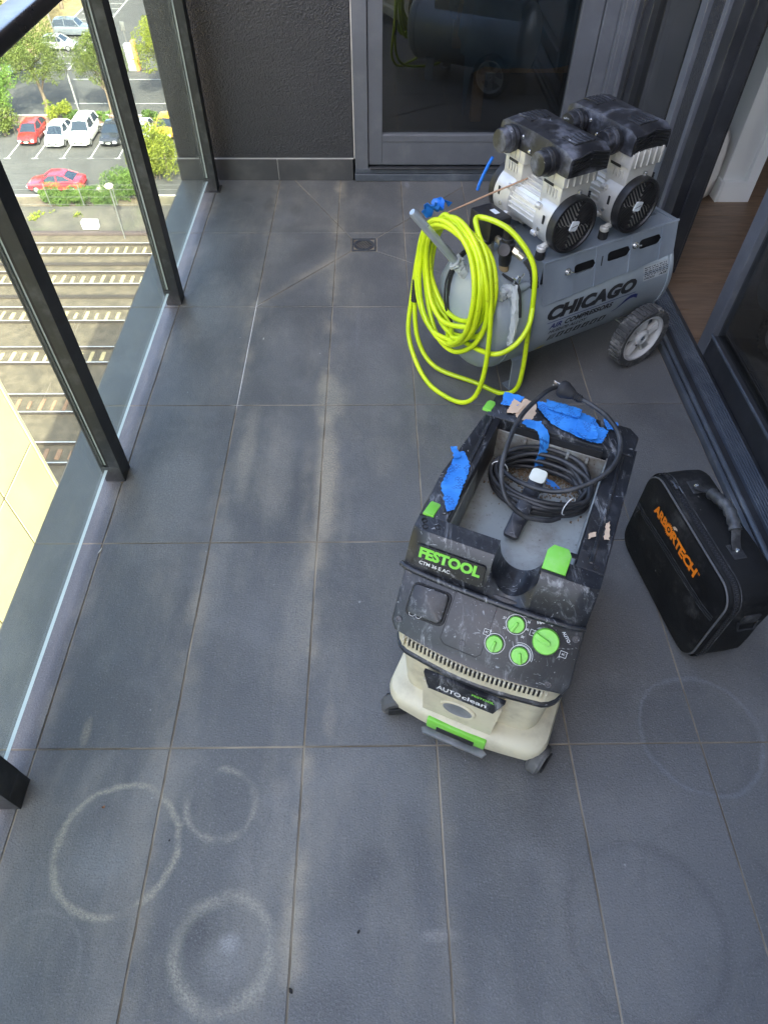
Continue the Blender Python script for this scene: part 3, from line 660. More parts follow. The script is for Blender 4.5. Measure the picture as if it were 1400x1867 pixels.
# wheels
def wheel(side):
    w_ = thing('wheel_tmp', 'x', 'x'); bpy.data.objects.remove(w_)
    R = .11; Mw = TR((.431, side*.228, R), rx=RD(90*-side*-1)) if False else TR((.431, side*.226, R)) @ Matrix.Rotation(RD(90 if side < 0 else -90), 4, 'X')
    bm = B(); lathe(bm, [(.088, -.024), (.104, -.026), (.107, -.020), (.107, .020), (.104, .026), (.088, .024), (.086, .018), (.086, -.018)], 48, Mw, closed=True)
    ty = fin(bm, 'wheel', M_tread, CP)
    for k in range(40):
        a = 2*pi*k/40; bm = B(); box(bm, .1045, .1125, -.0046, .0046, -.0235, .0235, .001, 1, M=Mw @ Matrix.Rotation(a, 4, 'Z')); fin(bm, 'tread_block', M_tread, ty)
    bm = B(); lathe(bm, [(.076, -.020), (.087, -.020), (.087, .020), (.080, .022), (.076, .010)], 40, Mw, closed=True); fin(bm, 'rim', M_wheelp, ty)
    bm = B(); lathe(bm, [(0, -.02), (.024, -.02), (.027, .016), (.020, .022), (.015, .022), (.013, .014), (0, .014)], 24, Mw); fin(bm, 'hub', M_wheelp, ty)
    bm = B(); cyl(bm, .0095, .012, .020, 6, .001, Mw); fin(bm, 'axle_nut', M_chrome, ty)
    for k in range(5):
        Ms = Mw @ Matrix.Rotation(2*pi*k/5+.35, 4, 'Z')
        bm = B(); prism(bm, [(.022, -.011), (.055, -.0135), (.078, -.017), (.078, .017), (.055, .0135), (.022, .011)], -.008, .006, .002, 1, M=Ms)
        for q_ in range(-2, 3): box(bm, .034, .074, q_*.0052-.0013, q_*.0052+.0013, .0055, .012, .0008, 1, M=Ms)
        fin(bm, 'spoke', M_wheelp, ty)
wheel(-1); wheel(1)
bm = B(); tube(bm, [(.431, -.22, .11), (.431, .22, .11)], .008, 10); box(bm, .40, .46, -.10, .10, .105, .125, .002); fin(bm, 'axle', M_chrome, CP)
# front feet
for s in (-1, 1):
    bm = B(); pts = [(-.05, s*.085, .155), (-.05, s*.13, .105), (-.05, s*.135, .0), ]
    prof_ = [(s*.080, .150), (s*.128, .112), (s*.136, .0), (s*.140, .0), (s*.132, .115), (s*.083, .155)]
    v0 = [bm.verts.new((-.045, y, z)) for y, z in prof_]; v1 = [bm.verts.new((.010, y, z)) for y, z in prof_]
    bm.faces.new(v0); bm.faces.new(v1[::-1])
    for i in range(6): bm.faces.new((v0[i], v1[i], v1[(i+1) % 6], v0[(i+1) % 6]))
    box(bm, -.045, .010, *sorted((s*.136, s*.10)), 0, .004); fin(bm, 'foot', M_plate, CP)
# motors
def disc_grille(par, uc, v, side):
    Mg = TR((uc, v, .560)) @ Matrix.Rotation(RD(90 if side < 0 else -90), 4, 'X')
    bm = B(); lathe(bm, [(.069, .003), (.072, .009), (.079, .008), (.081, .0), (.081, -.018), (.074, -.018), (.069, -.004)], 48, Mg, closed=True); fc = fin(bm, 'fan_cover', M_blk, par, 40)
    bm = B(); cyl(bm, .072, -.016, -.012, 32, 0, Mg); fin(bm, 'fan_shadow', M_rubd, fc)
    R0 = .0705
    for sct in range(4):
        for k in range(15):
            c = -.0665+k*.0095+.003
            # bars parallel inside each 90 degree sector, herringbone pattern
            x0 = max(.004, abs(c)*.0); L = math.sqrt(max(0, R0*R0-c*c))
            a, b = (.012, L) if abs(c) < .05 else (.02, L)
            if b-a < .01: continue
            pts = [(a, c), (b, c)]
            # keep only the part in the sector
            keep = [(a+(b-a)*t/12, c) for t in range(13) if abs(math.atan2(c, a+(b-a)*t/12)) < RD(46)]
            if len(keep) < 2: continue
            Ms = Mg @ Matrix.Rotation(RD(90*sct+35), 4, 'Z')
            bm = B(); box(bm, keep[0][0], keep[-1][0], c-.0016, c+.0016, -.002, .0045, .0005, 1, M=Ms @ Matrix.Translation((0, 0, 0))); fin(bm, 'grille_bar', M_blk, fc)
    for rr in ():
        bm = B(); lathe(bm, [(rr-.0015, -.006), (rr+.0015, -.006), (rr+.0015, .001), (rr-.0015, .001)], 32, Mg, closed=True); fin(bm, 'grille_ring', M_blk, fc)
    bm = B(); prism(bm, [(-.021, 0), (0, -.019), (.021, 0), (0, .019)], .004, .0085, .001, 1, M=Mg @ Matrix.Rotation(RD(28), 4, 'Z'), vert_bev=.004, vseg=3); bd = fin(bm, 'badge', M_badge, fc)
    bm = B(); box(bm, -.011, .011, -.0010, .0010, .0085, .0088, M=Mg @ Matrix.Rotation(RD(12), 4, 'Z')); fin(bm, 'badge_print', M_ink, fc)
def motor(uc, dv, first):
    m = B(); cyl(m, .066, -.07, .07, 40, 0, TR((uc, 0, .56), rx=RD(90))); mb = fin(m, 'motor_body', M_alul, CP)
    for k in range(-9, 10):
        a = RD(k*11); r = .0685
        bm = B(); box(bm, -.0022, .0022, -.062, .062, .064, .074, .001, 1, M=TR((uc, 0, .56)) @ Matrix.Rotation(a, 4, 'Y')); fin(bm, 'cooling_fin', M_alul, mb)
    for s in (-1, 1):
        bm = B(); lathe(bm, [(0, -.004), (.070, -.004), (.076, .0), (.078, .010), (.0785, .062), (.080, .066), (.080, .078), (.06, .080), (0, .080)], 44, TR((uc, s*.062, .56)) @ Matrix.Rotation(RD(90 if s < 0 else -90), 4, 'X')); eb = fin(bm, 'end_bell', M_alu, CP, 40)
        for k in range(6):
            a = RD(30+60*k); bm = B(); Mk = TR((uc, s*.062, .56)) @ Matrix.Rotation(RD(90 if s < 0 else -90), 4, 'X') @ TR((.079*cos(a), .079*sin(a), 0)); cyl(bm, .0085, -.004, .014, 12, .001, Mk); cyl(bm, .0045, .014, .018, 8, 0, Mk); fin(bm, 'bolt_lug', M_alu, eb)
        for dx, dz in ((-.0775, .01),):
            bm = B(); box(bm, uc-.0795, uc-.0765, s*.105-.004, s*.105+.004, .565, .59, .001, 1); fin(bm, 'slot', M_rubd, eb); bm = B(); cyl(bm, .006, -.001, .0022, 12, 0, TR((uc-.078, s*.092, .545), ry=RD(-90))); fin(bm, 'screw', M_chrome, eb)
        # cylinder block and head
        bm = B(); box(bm, uc-.052, uc+.052, *sorted((s*.045, s*.128)), .600, .668, .004, 2); cb = fin(bm, 'cylinder_block', M_alu, CP)
        for k in range(4): bm = B(); prism(bm, rrect(.008, .024, .0038, 3), 0, .003, M=TR((uc-.0525, s*.070+s*k*.0125, .645)) @ Matrix.Rotation(RD(-90), 4, 'Y') @ Matrix.Rotation(RD(90), 4, 'Z')); fin(bm, 'embossed_rib', M_alu, cb)
        bm = B(); box(bm, uc-.060, uc+.060, *sorted((s*.035, s*.138)), .668, .716, .005, 2); hd = fin(bm, 'cylinder_head', M_alu, CP)
        for k in range(-2, 3):
            bm = B(); box(bm, uc+k*.023-.0018, uc+k*.023+.0018, *sorted((s*.137, s*.1425)), .672, .718, .0008, 1); fin(bm, 'head_rib', M_alu, hd)
        for k in range(3): bm = B(); box(bm, uc-.0635, uc-.0595, *sorted((s*(.055+k*.02), s*(.057+k*.02))), .675, .714, .0008, 1); fin(bm, 'head_rib', M_alu, hd)
        bm = B(); box(bm, uc-.0612, uc-.0595, *sorted((s*.06, s*.10)), .664, .671, 0); fin(bm, 'head_gap', M_rubd, hd)
        bm = B(); cyl(bm, .006, 0, .012, 10, .001, TR((uc+.01, s*.134, .640))); fin(bm, 'head_bolt', M_chrome, hd)
        bm = B(); tube(bm, [(uc+.062, s*.12, .58+.004*k) for k in range(14)], lambda i: .0055 if i % 2 else .0040, 8); fin(bm, 'spring', M_rubd, hd)
        disc_grille(CP, uc, s*.146, s)
        for ds in (-1, 1):
            fu = uc+ds*.060-.010
            bm = B(); tube(bm, [(fu*.6+uc*.4, s*.112, .505), (fu, s*.112, .494)], .010, 8); cyl(bm, .0145, .486, .499, 14, .002, TR((fu, s*.112, 0))); ft = fin(bm, 'motor_foot', M_alu, CP)
            bm = B(); cyl(bm, .0145, .4606, .4855, 16, .002, TR((fu, s*.112, 0))); fin(bm, 'rubber_mount', M_rubd, ft)
    # black cover
    u0, u1, v0, v1 = uc-.071, uc+.071, -.155+dv, .147; z0, z1 = .706, .770
    bm = B(); t = bmesh.new()
    # cross section along v: chamfered roof, waisted in plan
    sec = []
    for i in range(13):
        f = i/12; v = v0+(v1-v0)*f; waist = 1-.09*sin(pi*f)**2; crown = .006*sin(pi*f)
        zt = z1-(.012 if i in (0, 12) else 0); hw_ = .071*waist*(1 if 0 < i < 12 else .96)
        sec.append([t.verts.new((uc+a*hw_, v, z)) for a, z in ((-1.0, z0), (-1, zt-.014), (-.94, zt-.004), (-.45, zt+crown*.6), (0, zt+crown), (.45, zt+crown*.6), (.94, zt-.004), (1, zt-.014), (1, z0))])
    for A, Bq in zip(sec, sec[1:]):
        for i in range(8): t.faces.new((A[i], A[i+1], Bq[i+1], Bq[i]))
    t.faces.new(sec[0]); t.faces.new(sec[-1][::-1])
    add(bm, t); sh_ = fin(bm, 'motor_cover', M_dsty, CP, 28)
    def topz(f): return z1+.006*sin(pi*f)
    for s, fc in ((-1, .20), (1, .80)):
        vc = v0+(v1-v0)*fc
        bm = B(); box(bm, uc-.034, uc+.034, vc-.028, vc+.028, z1-.006, z1+.0042, .001, 1, M=None); pn = fin(bm, 'vent_panel', M_rubd, sh_)
        for k in range(5):
            x = uc-.0330+k*.0140
            for h_ in (0, 1):
                y0, y1 = (vc-.028, vc) if h_ == 0 else (vc, vc+.028)
                dx = .010*s
                pts = [(x-dx/2*(1 if h_ == 0 else 0), y0), (x+.0072-dx/2*(1 if h_ == 0 else 0), y0), (x+.0072-dx/2*(0 if h_ == 0 else 1), y1), (x-dx/2*(0 if h_ == 0 else 1), y1)]
                bm = B(); prism(bm, pts, z1+.002, z1+.0060, .0006, 1); fin(bm, 'vent_slat', M_dsty, sh_)
    for k in range(5):
        for s in (-1, 1):
            z = z0+.005+k*.0090; vf = v0-.0035
            bm = B(); x0_, x1_ = (uc-.060, uc-.004) if s < 0 else (uc+.004, uc+.060)
            pts = [(x0_, z+(0 if s < 0 else .012)), (x1_, z+(.012 if s < 0 else 0)), (x1_, z+.0045+(.012 if s < 0 else 0)), (x0_, z+.0045+(0 if s < 0 else .012))]
            prism(bm, pts, 0, .006, M=Matrix(((1, 0, 0, 0), (0, 0, 1, vf), (0, 1, 0, 0), (0, 0, 0, 1)))); fin(bm, 'vent_slat', M_blk, sh_)
    for v in (.086, -.085+dv):
        bm = B(); lathe(bm, [(0, 0), (.022, 0), (.024, .008), (.033, .010), (.035, .014), (.035, .034), (.033, .037), (.031, .037), (.031, .054), (.029, .058), (0, .059)], 28, TR((uc-.060, v, .728), ry=RD(-90))); fl = fin(bm, 'air_filter', M_dsty, CP, 40)
        bm = B(); lathe(bm, [(.034, .023), (.0362, .024), (.0362, .027), (.034, .028)], 28, TR((uc-.060, v, .728), ry=RD(-90))); fin(bm, 'filter_rib', M_blk, fl)
    for v, z in ((.048, .742), (.012, .716), (-.02, .716)): bm = B(); lathe(bm, [(0, .004), (.004, .003), (.0055, 0)], 12, TR((uc-.0665, v, z), ry=RD(-90))); fin(bm, 'screw', M_chrome, sh_)
motor(.070, 0, True); motor(.313, .022, False)
# control box at the far end, wiring
bm = B(); box(bm, .435, .535, -.02, .075, .4625, .66, .016, 4); cbx = fin(bm, 'capacitor_box', M_plate, CP)
bm = B(); cyl(bm, .012, 0, .012, 16, .003, TR((.455, .01, .660))); fin(bm, 'reset_button', pm('red button', (.6, .02, .02), .35), cbx)
bm = B(); tube(bm, spline([(.19, -.04, .47), (.185, -.05, .53), (.19, -.03, .60)], 6), .004, 8); fin(bm, 'blue_wire', pm('navy wire', (.02, .02, .25), .4), CP)
bm = B(); cyl(bm, .020, .4607, .468, 16, .003, TR((.19, -.075, 0))); cyl(bm, .012, .468, .476, 16, .003, TR((.19, -.075, 0))); fin(bm, 'rubber_grommet', M_rubd, CP)
bm = B(); tube(bm, spline([(.12, .15, .60), (.05, .20, .60), (-.03, .205, .585), (-.04, .19, .54)][:], 6), .0055, 8); bm.free()
bm = B(); tube(bm, spline([(-.012, .150, .655), (-.022, .158, .625), (-.036, .164, .585), (-.042, .166, .560)], 6), .0048, 10); fin(bm, 'blue_tube', M_bluep, CP)
# pressure switch, regulator, gauge
bm = B(); box(bm, -.115, -.040, -.010, .095, .49, .553, .004, 2); ps = fin(bm, 'pressure_switch', M_blk, CP)
bm = B(); box(bm, -.075, -.058, .025, .055, .5532, .5536); fin(bm, 'switch_label', M_badge, ps); bm = B(); box(bm, -.108, -.045, .0, .085, .5526, .5533); fin(bm, 'switch_plate', M_blk, ps)
bm = B(); cyl(bm, .012, .425, .495, 14, 0, TR((-.075, .03, 0))); fin(bm, 'riser', M_brass, ps)
RG = (-.085, -.058)
bm = B(); lathe(bm, [(0, .44), (.016, .44), (.019, .455), (.019, .475), (.024, .478), (.024, .508), (.019, .512), (.019, .522), (.0165, .524), (.0165, .552), (.013, .556), (0, .556)], 24, TR((RG[0], RG[1], 0))); rg = fin(bm, 'regulator', M_blk, CP, 40)
bm = B(); lathe(bm, [(0, .395), (.012, .396), (.0165, .402), (.0165, .43), (.014, .44), (0, .44)], 20, TR((RG[0], RG[1], 0))); fin(bm, 'filter_bowl', pm('amber bowl', (.35, .26, .15), .15), rg)
bm = B(); tube(bm, [(RG[0], RG[1], .49), (-.085, .0, .50)], .010, 8); fin(bm, 'pipe', M_brass, rg)
for k, dx in enumerate((-.020,)): bm = B(); lathe(bm, [(0, 0), (.0185, 0), (.0195, .004), (.0195, .016), (.017, .018), (0, .017)], 24, TR((RG[0]-.015, RG[1]-.008, .492), ry=RD(-60), rz=RD(50))); fin(bm, 'gauge', M_blk, rg)
bm = B(); P0, P1 = Vector((RG[0]+.010, RG[1]-.012, .492)), Vector((RG[0]+.028, RG[1]-.048, .474)); tube(bm, [P0, P0.lerp(P1, .5)], .0125, 6); tube(bm, [P0.lerp(P1, .45), P1], .0105, 14); fin(bm, 'coupling', M_brass, rg)
# handle with plastic wrap, cross tube with wing bolts
HB, HT = Vector((-.150, .012, .375)), Vector((-.345, .055, .612))
bm = B(); tube(bm, [HB, HT-(HT-HB).normalized()*.008, HT], lambda i: (.0125, .0125, .009)[i], 18); fin(bm, 'handle', pm('galvanised handle', (.42, .46, .49), .32, .6, .06, 10), CP, 40)
bm = B(); cyl(bm, .017, 0, .05, 16, .002, Matrix.Translation(HB) @ (HT-HB).to_track_quat('Z', 'Y').to_matrix().to_4x4()); fin(bm, 'handle_socket', M_tank, CP)
def crumple(name, path, r, par, seed, seg=12):
    rnd = random.Random(seed); bm = B(); tube(bm, spline(path, 5), r, seg)
    for v in bm.verts: v.co += Vector((rnd.uniform(-1, 1), rnd.uniform(-1, 1), rnd.uniform(-1, 1)))*r*.28
    return fin(bm, name, M_wrap, par, 20)
D = (HT-HB).normalized()
crumple('plastic_wrap', [HB+D*.02, HB+D*.06, HB+D*.09], .020, CP, 3); crumple('plastic_wrap', [(-.10, -.135, .415), (-.112, -.170, .36), (-.122, -.188, .29), (-.126, -.190, .25)], .010, CP, 4)
Mc = Vector((-.105, -.120, .395))
bm = B(); tube(bm, [(-.150, -.125, .393), (-.048, -.125, .393)], .0145, 18); ct = fin(bm, 'handle_socket', M_tank, CP); bm = B(); tube(bm, [(-.05, -.125, .393), (-.034, -.125, .393)], .011, 16); fin(bm, 'socket_end', M_tank, ct)
for u in (-.094, -.074):
    bm = B(); tube(bm, [(u, -.125, .405), (u, -.128, .432)], .003, 8)
    for k in (-1, 1): box(bm, -.0015, .0015, -.004, .004, 0, .016, .001, 1, M=TR((u, -.128, .428), ry=RD(50*k)))
    fin(bm, 'wing_bolt', M_chrome, ct)
crumple('plastic_wrap', [(-.15, -.128, .393), (-.115, -.128, .396), (-.10, -.125, .395)], .0185, CP, 5)
bm = B()
for k, (du, dz) in enumerate(((0, 0), (-.01, .008), (.008, .012))): tube(bm, spline([(-.08+du, .02, .47), (-.15+du, .05, .44+dz), (-.195+du, .06, .36), (-.205+du, .03, .26+dz), (-.19, -.02, .22), (-.19, -.10, .26)], 8), .0036, 8)
fin(bm, 'power_lead', M_rubd, CP)
bm = B(); tube(bm, spline([(-.10, -.075, .42), (-.085, -.13, .41), (-.088, -.158, .375), (-.095, -.180, .33)], 6), .0042, 8); fin(bm, 'drain_tube', M_rubd, CP)
# thin rod with a blue tag leaning on the motor
rd = thing('thin_rod', 'thin brown rod with crumpled blue tag leaning across the compressor motor', 'rod', (0, 0, 0)); rd.location = (0, 0, 0)
Mw_ = Matrix.Translation((1.198, 1.372, 0)) @ Matrix.Rotation(RD(29), 4, 'Z')
bm = B(); tube(bm, [(-.150, .165, .515), (-.05, .10, .575), (.030, .030, .632)], lambda i: (.0028, .0030, .0024)[i], 8, M=Mw_); fin(bm, 'rod', pm('brown rod', (.36, .22, .13), .55), rd)
bm = B(); rnd = random.Random(5); t = bmesh.new(); bmesh.ops.create_grid(t, x_segments=9, y_segments=7, size=.5)
for v in t.verts: v.co = Vector((v.co.x*.065+rnd.uniform(-.004, .004), v.co.y*.065+rnd.uniform(-.004, .004), .012*sin(v.co.x*9)+.010*cos(v.co.y*8)+rnd.uniform(-.005, .005)))
add(bm, t, M=Mw_ @ TR((-.172, .200, .530), rx=RD(-40), rz=RD(25))); solid(bm, .0012); fin(bm, 'blue_tag', M_bluep, rd, 20)
rd.rotation_euler = (0, 0, 0)

# ------------------------------------------------------------------ yellow hose
def hose_mat():
    g = N('yellow hose'); n1 = g.noise(10, 4)
    c = g.mix(g.ramp(n1, .35, .7), (.50, .66, .008), (.64, .78, .014)); c = g.mix(g.math('MULTIPLY', g.ramp(g.noise(45, 4), .62, .75), .5), c, (.25, .27, .03))
    return g.set(color=c, rough=.38, normal=g.bump(g.noise(300, 2), .08, .001))
hs = thing('air_hose', 'bright yellow air hose coiled and hung on the compressor handle', 'hose', (1.198, 1.372, 0), RD(29))
pts = []
# lead from the regulator
pts += [(-.048, -.118, .468), (-.043, -.150, .435), (-.052, -.176, .375), (-.085, -.212, .315), (-.135, -.216, .262), (-.190, -.185, .235)]
rnd = random.Random(12)
loops = [(-.002, .385, .160, .185), (-.008, .395, .145, .170), (.008, .378, .152, .192), (-.015, .41, .132, .145), (-.002, .372, .164, .212), (-.004, .40, .148, .178), (.006, .415, .128, .150), (.012, .385, .155, .192)]
a0 = -1.9
for k, (cv, cz, rv, rz_) in enumerate(loops):
    for i in range(12):
        a = a0-2*pi*i/12
        f = i/12; nx_ = loops[min(k+1, len(loops)-1)]
        cv_, cz_, rv_, rzz = [p*(1-f)+q_*f for p, q_ in zip((cv, cz, rv, rz_), nx_)]
        v = cv_+rv_*cos(a); z = cz_+rzz*sin(a)
        u = -.208-.0135*((k*5) % 6)/1.6+.006*sin(3*a+k)-.02*max(0, sin(a))*0+(.02 if v < -.08 else 0)*(1-k/8)
        pts.append((u, v, z+rnd.uniform(-.0025, .0025)))
# long loop to the floor and back behind
pts += [(-.238, -.085, .235), (-.236, -.140, .315), (-.232, -.150, .42), (-.228, -.105, .525), (-.226, -.02, .572), (-.220, .05, .568)]
end = [(-.215, .10, .545), (-.225, .185, .42), (-.235, .205, .25), (-.262, .180, .120), (-.272, .110, .045), (-.274, .020, .0095), (-.262, -.065, .0095), (-.240, -.130, .020), (-.222, -.168, .058), (-.212, -.185, .125), (-.205, -.186, .22), (-.205, -.175, .36), (-.200, -.13, .50), (-.190, -.05, .560), (-.160, -.005, .578), (-.105, -.08, .562), (-.065, -.155, .49), (-.060, -.182, .40), (-.060, -.19, .28), (-.055, -.195, .14), (-.06, -.19, .05), (-.085, -.15, .0095), (-.13, -.06, .0095), (-.22, .06, .03), (-.245, .14, .10), (-.238, .185, .22), (-.232, .192, .32)]
pts += end
path = spline(pts, 7); HR = .0080
bm = B(); tube(bm, path, HR, 10); fin(bm, 'hose', hose_mat(), hs, 60)
def ribbed(p0, p1, mid, name):
    bm = B(); P = spline([p0, mid, p1], 9); tube(bm, P, lambda i: .0125 if i % 2 else .0112, 14); return fin(bm, name, M_rubd, hs, 30)
ribbed((-.050, -.112, .472), (-.046, -.165, .405), (-.042, -.142, .446), 'strain_relief')
ribbed((-.238, .187, .225), (-.232, .192, .30), (-.235, .190, .262), 'strain_relief')
# ================================================================== dust extractor
def vblk_mat(name, base=(.012, .013, .016)):
    g = N(name); n1 = g.noise(8, 4)
    c = g.mix(g.ramp(n1, .3, .7), tuple(x*.75 for x in base), tuple(x*1.35 for x in base))
    dustf = g.math('MULTIPLY', g.ramp(g.noise(19, 6, .7), .48, .80), .30); c = g.mix(dustf, c, (.17, .17, .18))
    v1 = g.vm('MULTIPLY', g.pos, (1.0, .25, .6)); scr = g.ramp(g.noise(85, 3, .6, v1, 2.0), .67, .70)
    v2 = g.vm('MULTIPLY', g.vm('ADD', g.pos, (3, 1, 0)), (.3, 1.0, 1.0)); scr2 = g.ramp(g.noise(95, 3, .6, v2, 2.0), .675, .705)
    sp = g.ramp(g.noise(210, 2, .5), .735, .76)
    sm = g.math('MULTIPLY', g.ramp(g.noise(30, 5, .75, v1, 1.5), .53, .75), .62)
    m = g.math('MAXIMUM', g.math('MULTIPLY', g.math('MAXIMUM', g.math('MAXIMUM', scr, scr2), sp), .65), sm); c = g.mix(m, c, (.36, .37, .38))
    return g.set(color=c, rough=g.math('ADD', g.math('MULTIPLY', dustf, .7), .33), normal=g.bump(g.noise(600, 2), .12, .0008))
M_vb = vblk_mat('scratched black plastic')
M_vp = vblk_mat('control panel plastic', (.011, .0113, .0125))
M_cr = pm('dirty cream plastic', (.60, .55, .40), .42, 0, .06, 7, .08, 700, dust=(.30, .26, .19), dscale=12, damt=.6, speck=(.16, .13, .10), samt=.70, sscale=55)
M_gr = pm('lime green plastic', (.19, .56, .055), .38, 0, .06, 12, dust=(.4, .6, .3), dscale=30, damt=.25)
M_gr2 = pm('lime print', (.20, .58, .06), .5)
def tray_mat():
    g = N('dusty grey tray'); n1 = g.noise(6, 6, .65); n2 = g.noise(28, 5, .7); n3 = g.noise(150, 3, .6)
    c = g.mix(g.ramp(g.noise(3, 3), .3, .7), (.27, .30, .29), (.36, .39, .38))
    # dirt gathered along the back and the left wall
    d = g.vm('DOT_PRODUCT', g.vm('SUBTRACT', g.pos, (.955, .02, 0)), (.4147, .9100, 0)); back = g.ramp(g.math('ADD', d, g.math('MULTIPLY', g.math('SUBTRACT', n1, .5), .25)), .36, .50)
    f = g.math('MAXIMUM', g.math('MULTIPLY', g.ramp(n1, .44, .66), .55), g.math('MULTIPLY', back, .85)); f = g.math('MULTIPLY', f, g.math('ADD', g.math('MULTIPLY', g.ramp(n2, .3, .7), .6), .4))
    c = g.mix(f, c, (.115, .085, .055)); c = g.mix(g.math('MULTIPLY', g.ramp(n3, .62, .70), g.math('ADD', f, .25)), c, (.06, .04, .025))
    return g.set(color=c, rough=g.math('ADD', g.math('MULTIPLY', f, .4), .36), normal=g.bump(n3, .25, .001))
M_tray = tray_mat()
M_tape = None
def tape_mat():
    g = N('blue masking tape'); n1 = g.noise(20, 4); c = g.mix(g.ramp(n1, .3, .7), (.02, .19, .60), (.05, .29, .76))
    b = g.n('ShaderNodeTexBrick'); b.inputs['Scale'].default_value = 60; b.inputs['Mortar Size'].default_value = .05; g.put(b.inputs['Vector'], g.pos); b.offset = .37
    c = g.mix(g.math('MULTIPLY', g.math('MULTIPLY', b.outputs['Fac'], g.ramp(g.noise(40, 2), .5, .56)), .75), c, (.01, .06, .28))
    return g.set(color=c, rough=.55, normal=g.bump(g.noise(240, 3), .25, .0008))
M_tape = tape_mat(); M_paper = pm('tan paper', (.60, .44, .30), .8, 0, .1, 20)
M_cable = pm('black cable', (.018, .018, .019), .45, 0, .1, 10, dust=(.22, .22, .22), dscale=15, damt=.3)
M_wht = pm('white print', (.72, .72, .70), .5); M_ctyre = pm('grey caster', (.075, .075, .075), .75, 0, .2, 20, .1, 300, dust=(.35, .34, .33), dscale=22, damt=.6)
VX = thing('dust_extractor', 'black and cream dust extractor with green knobs and an open tray on top', 'dust extractor', (.955, .02, 0), RD(-24.5))
def loft(bm, secs, cap=True, mat=0, M=None):
    t = bmesh.new(); R = [[t.verts.new(p) for p in s] for s in secs]; n = len(R[0])
    for A, Bq in zip(R, R[1:]):
        for i in range(n): t.faces.new((A[i], A[(i+1) % n], Bq[(i+1) % n], Bq[i]))
    if cap: t.faces.new(R[0][::-1]); t.faces.new(R[-1])
    return add(bm, t, mat, M)
def vplan(x0, x1, y0, y1, r, bulge=.012, seg=5):
    o = []
    for k in range(seg+1): a = RD(180+90*k/seg); o.append((x0+r+r*cos(a), y0+r+r*sin(a)))
    nb = 7
    for k in range(1, nb): f = k/nb; o.append((x0+r+(x1-x0-2*r)*f, y0-bulge*sin(pi*f)))
    for k in range(seg+1): a = RD(270+90*k/seg); o.append((x1-r+r*cos(a), y0+r+r*sin(a)))
    for k in range(seg+1): a = RD(90*k/seg); o.append((x1-r+r*cos(a), y1-r+r*sin(a)))
    for k in range(seg+1): a = RD(90+90*k/seg); o.append((x0+r+r*cos(a), y1-r+r*sin(a)))
    return o
def sec(z, *a, **k): return [(p[0], p[1], z) for p in vplan(*a, **k)]
# chassis
bm = B(); loft(bm, [sec(.046, -.176, .172, -.010, .56, .045), sec(.052, -.182, .177, -.016, .565, .045), sec(.088, -.185, .180, -.018, .565, .045), sec(.100, -.182, .176, -.012, .56, .045), sec(.108, -.165, .160, .006, .55, .04)]); ch = fin(bm, 'chassis', M_cr, VX, 40)
bm = B(); loft(bm, [sec(.104, -.158, .146, .022, .54, .04, bulge=.004), sec(.20, -.164, .150, .018, .55, .04, bulge=.004), sec(.276, -.170, .155, .014, .56, .04, bulge=.006)]); cont = fin(bm, 'container', M_cr, VX, 40)
# front block with oval grip and the lettered strip
bm = B(); loft(bm, [[(-.094, y, .106), (.064, y, .106), (.068, y, .252), (-.098, y, .252)] for y in (.03, -.008)][:0] or [[(-.092, .03, .108), (.060, .03, .108), (.060, -.017, .112), (-.092, -.017, .112)], [(-.098, .03, .250), (.066, .03, .250), (.066, -.020, .250), (-.098, -.020, .250)]]); fb = fin(bm, 'front_block', M_cr, VX, 30)
bm = B(); MO = Matrix(((1, 0, 0, -.017), (0, 0, -1, -.0205), (0, 1, 0, .180), (0, 0, 0, 1)))
t = bmesh.new(); 
lathe(t, [(.030, .003), (.034, .0035), (.037, .001), (.037, -.006), (.030, -.006)], 32, closed=True); lathe(t, [(0, -.004), (.02, -.0035), (.031, .001)], 32, mat=1)
bmesh.ops.scale(t, vec=(1.05, .80, 1), verts=t.verts); add(bm, t, M=MO)
fin(bm, 'oval_grip', M_cr, fb, 40)
bm = B(); t = bmesh.new(); lathe(t, [(0, -.001), (.031, .0012)], 32); bmesh.ops.scale(t, vec=(1.05, .80, 1), verts=t.verts); add(bm, t, M=MO @ TR((0, 0, .0015))); fin(bm, 'oval_recess', pm('worn grey recess', (.20, .21, .22), .5, 0, .2, 20, dust=(.4, .4, .4), dscale=25, damt=.5), fb)
bm = B(); loft(bm, [[(-.084, -.006, .2395), (.052, -.006, .2395), (.052, -.0270, .2395), (-.084, -.0270, .2395)], [(-.100, -.006, .274), (.068, -.006, .274), (.068, -.0150, .274), (-.100, -.0150, .274)]]); strip = fin(bm, 'name_strip', M_vb, VX, 30)
def ptext(txt, org, xd, yd, h, mat, par, width=None, bold=.02, shear=0., off=.0008, name='lettering', align='CENTER', ext=0.):
    xd = Vector(xd).normalized(); yd = Vector(yd); yd = (yd-xd*yd.dot(xd)).normalized(); nd = xd.cross(yd)
    bm = text_mesh(txt, h*1.37, bold, shear, 1, ext, align, 1.0)
    if width:
        w0 = min(v.co.x for v in bm.verts); w1 = max(v.co.x for v in bm.verts)
        for v in bm.verts: v.co.x = (v.co.x-(w0+w1)/2)*width/(w1-w0)
    Mx = Matrix((xd, yd, nd)).transposed().to_4x4(); Mx.translation = Vector(org)+nd*off
    bm.transform(Mx); return fin(bm, name, mat, par, 0)
FX, FZ = (1, 0, 0), (0, .0120, .038)
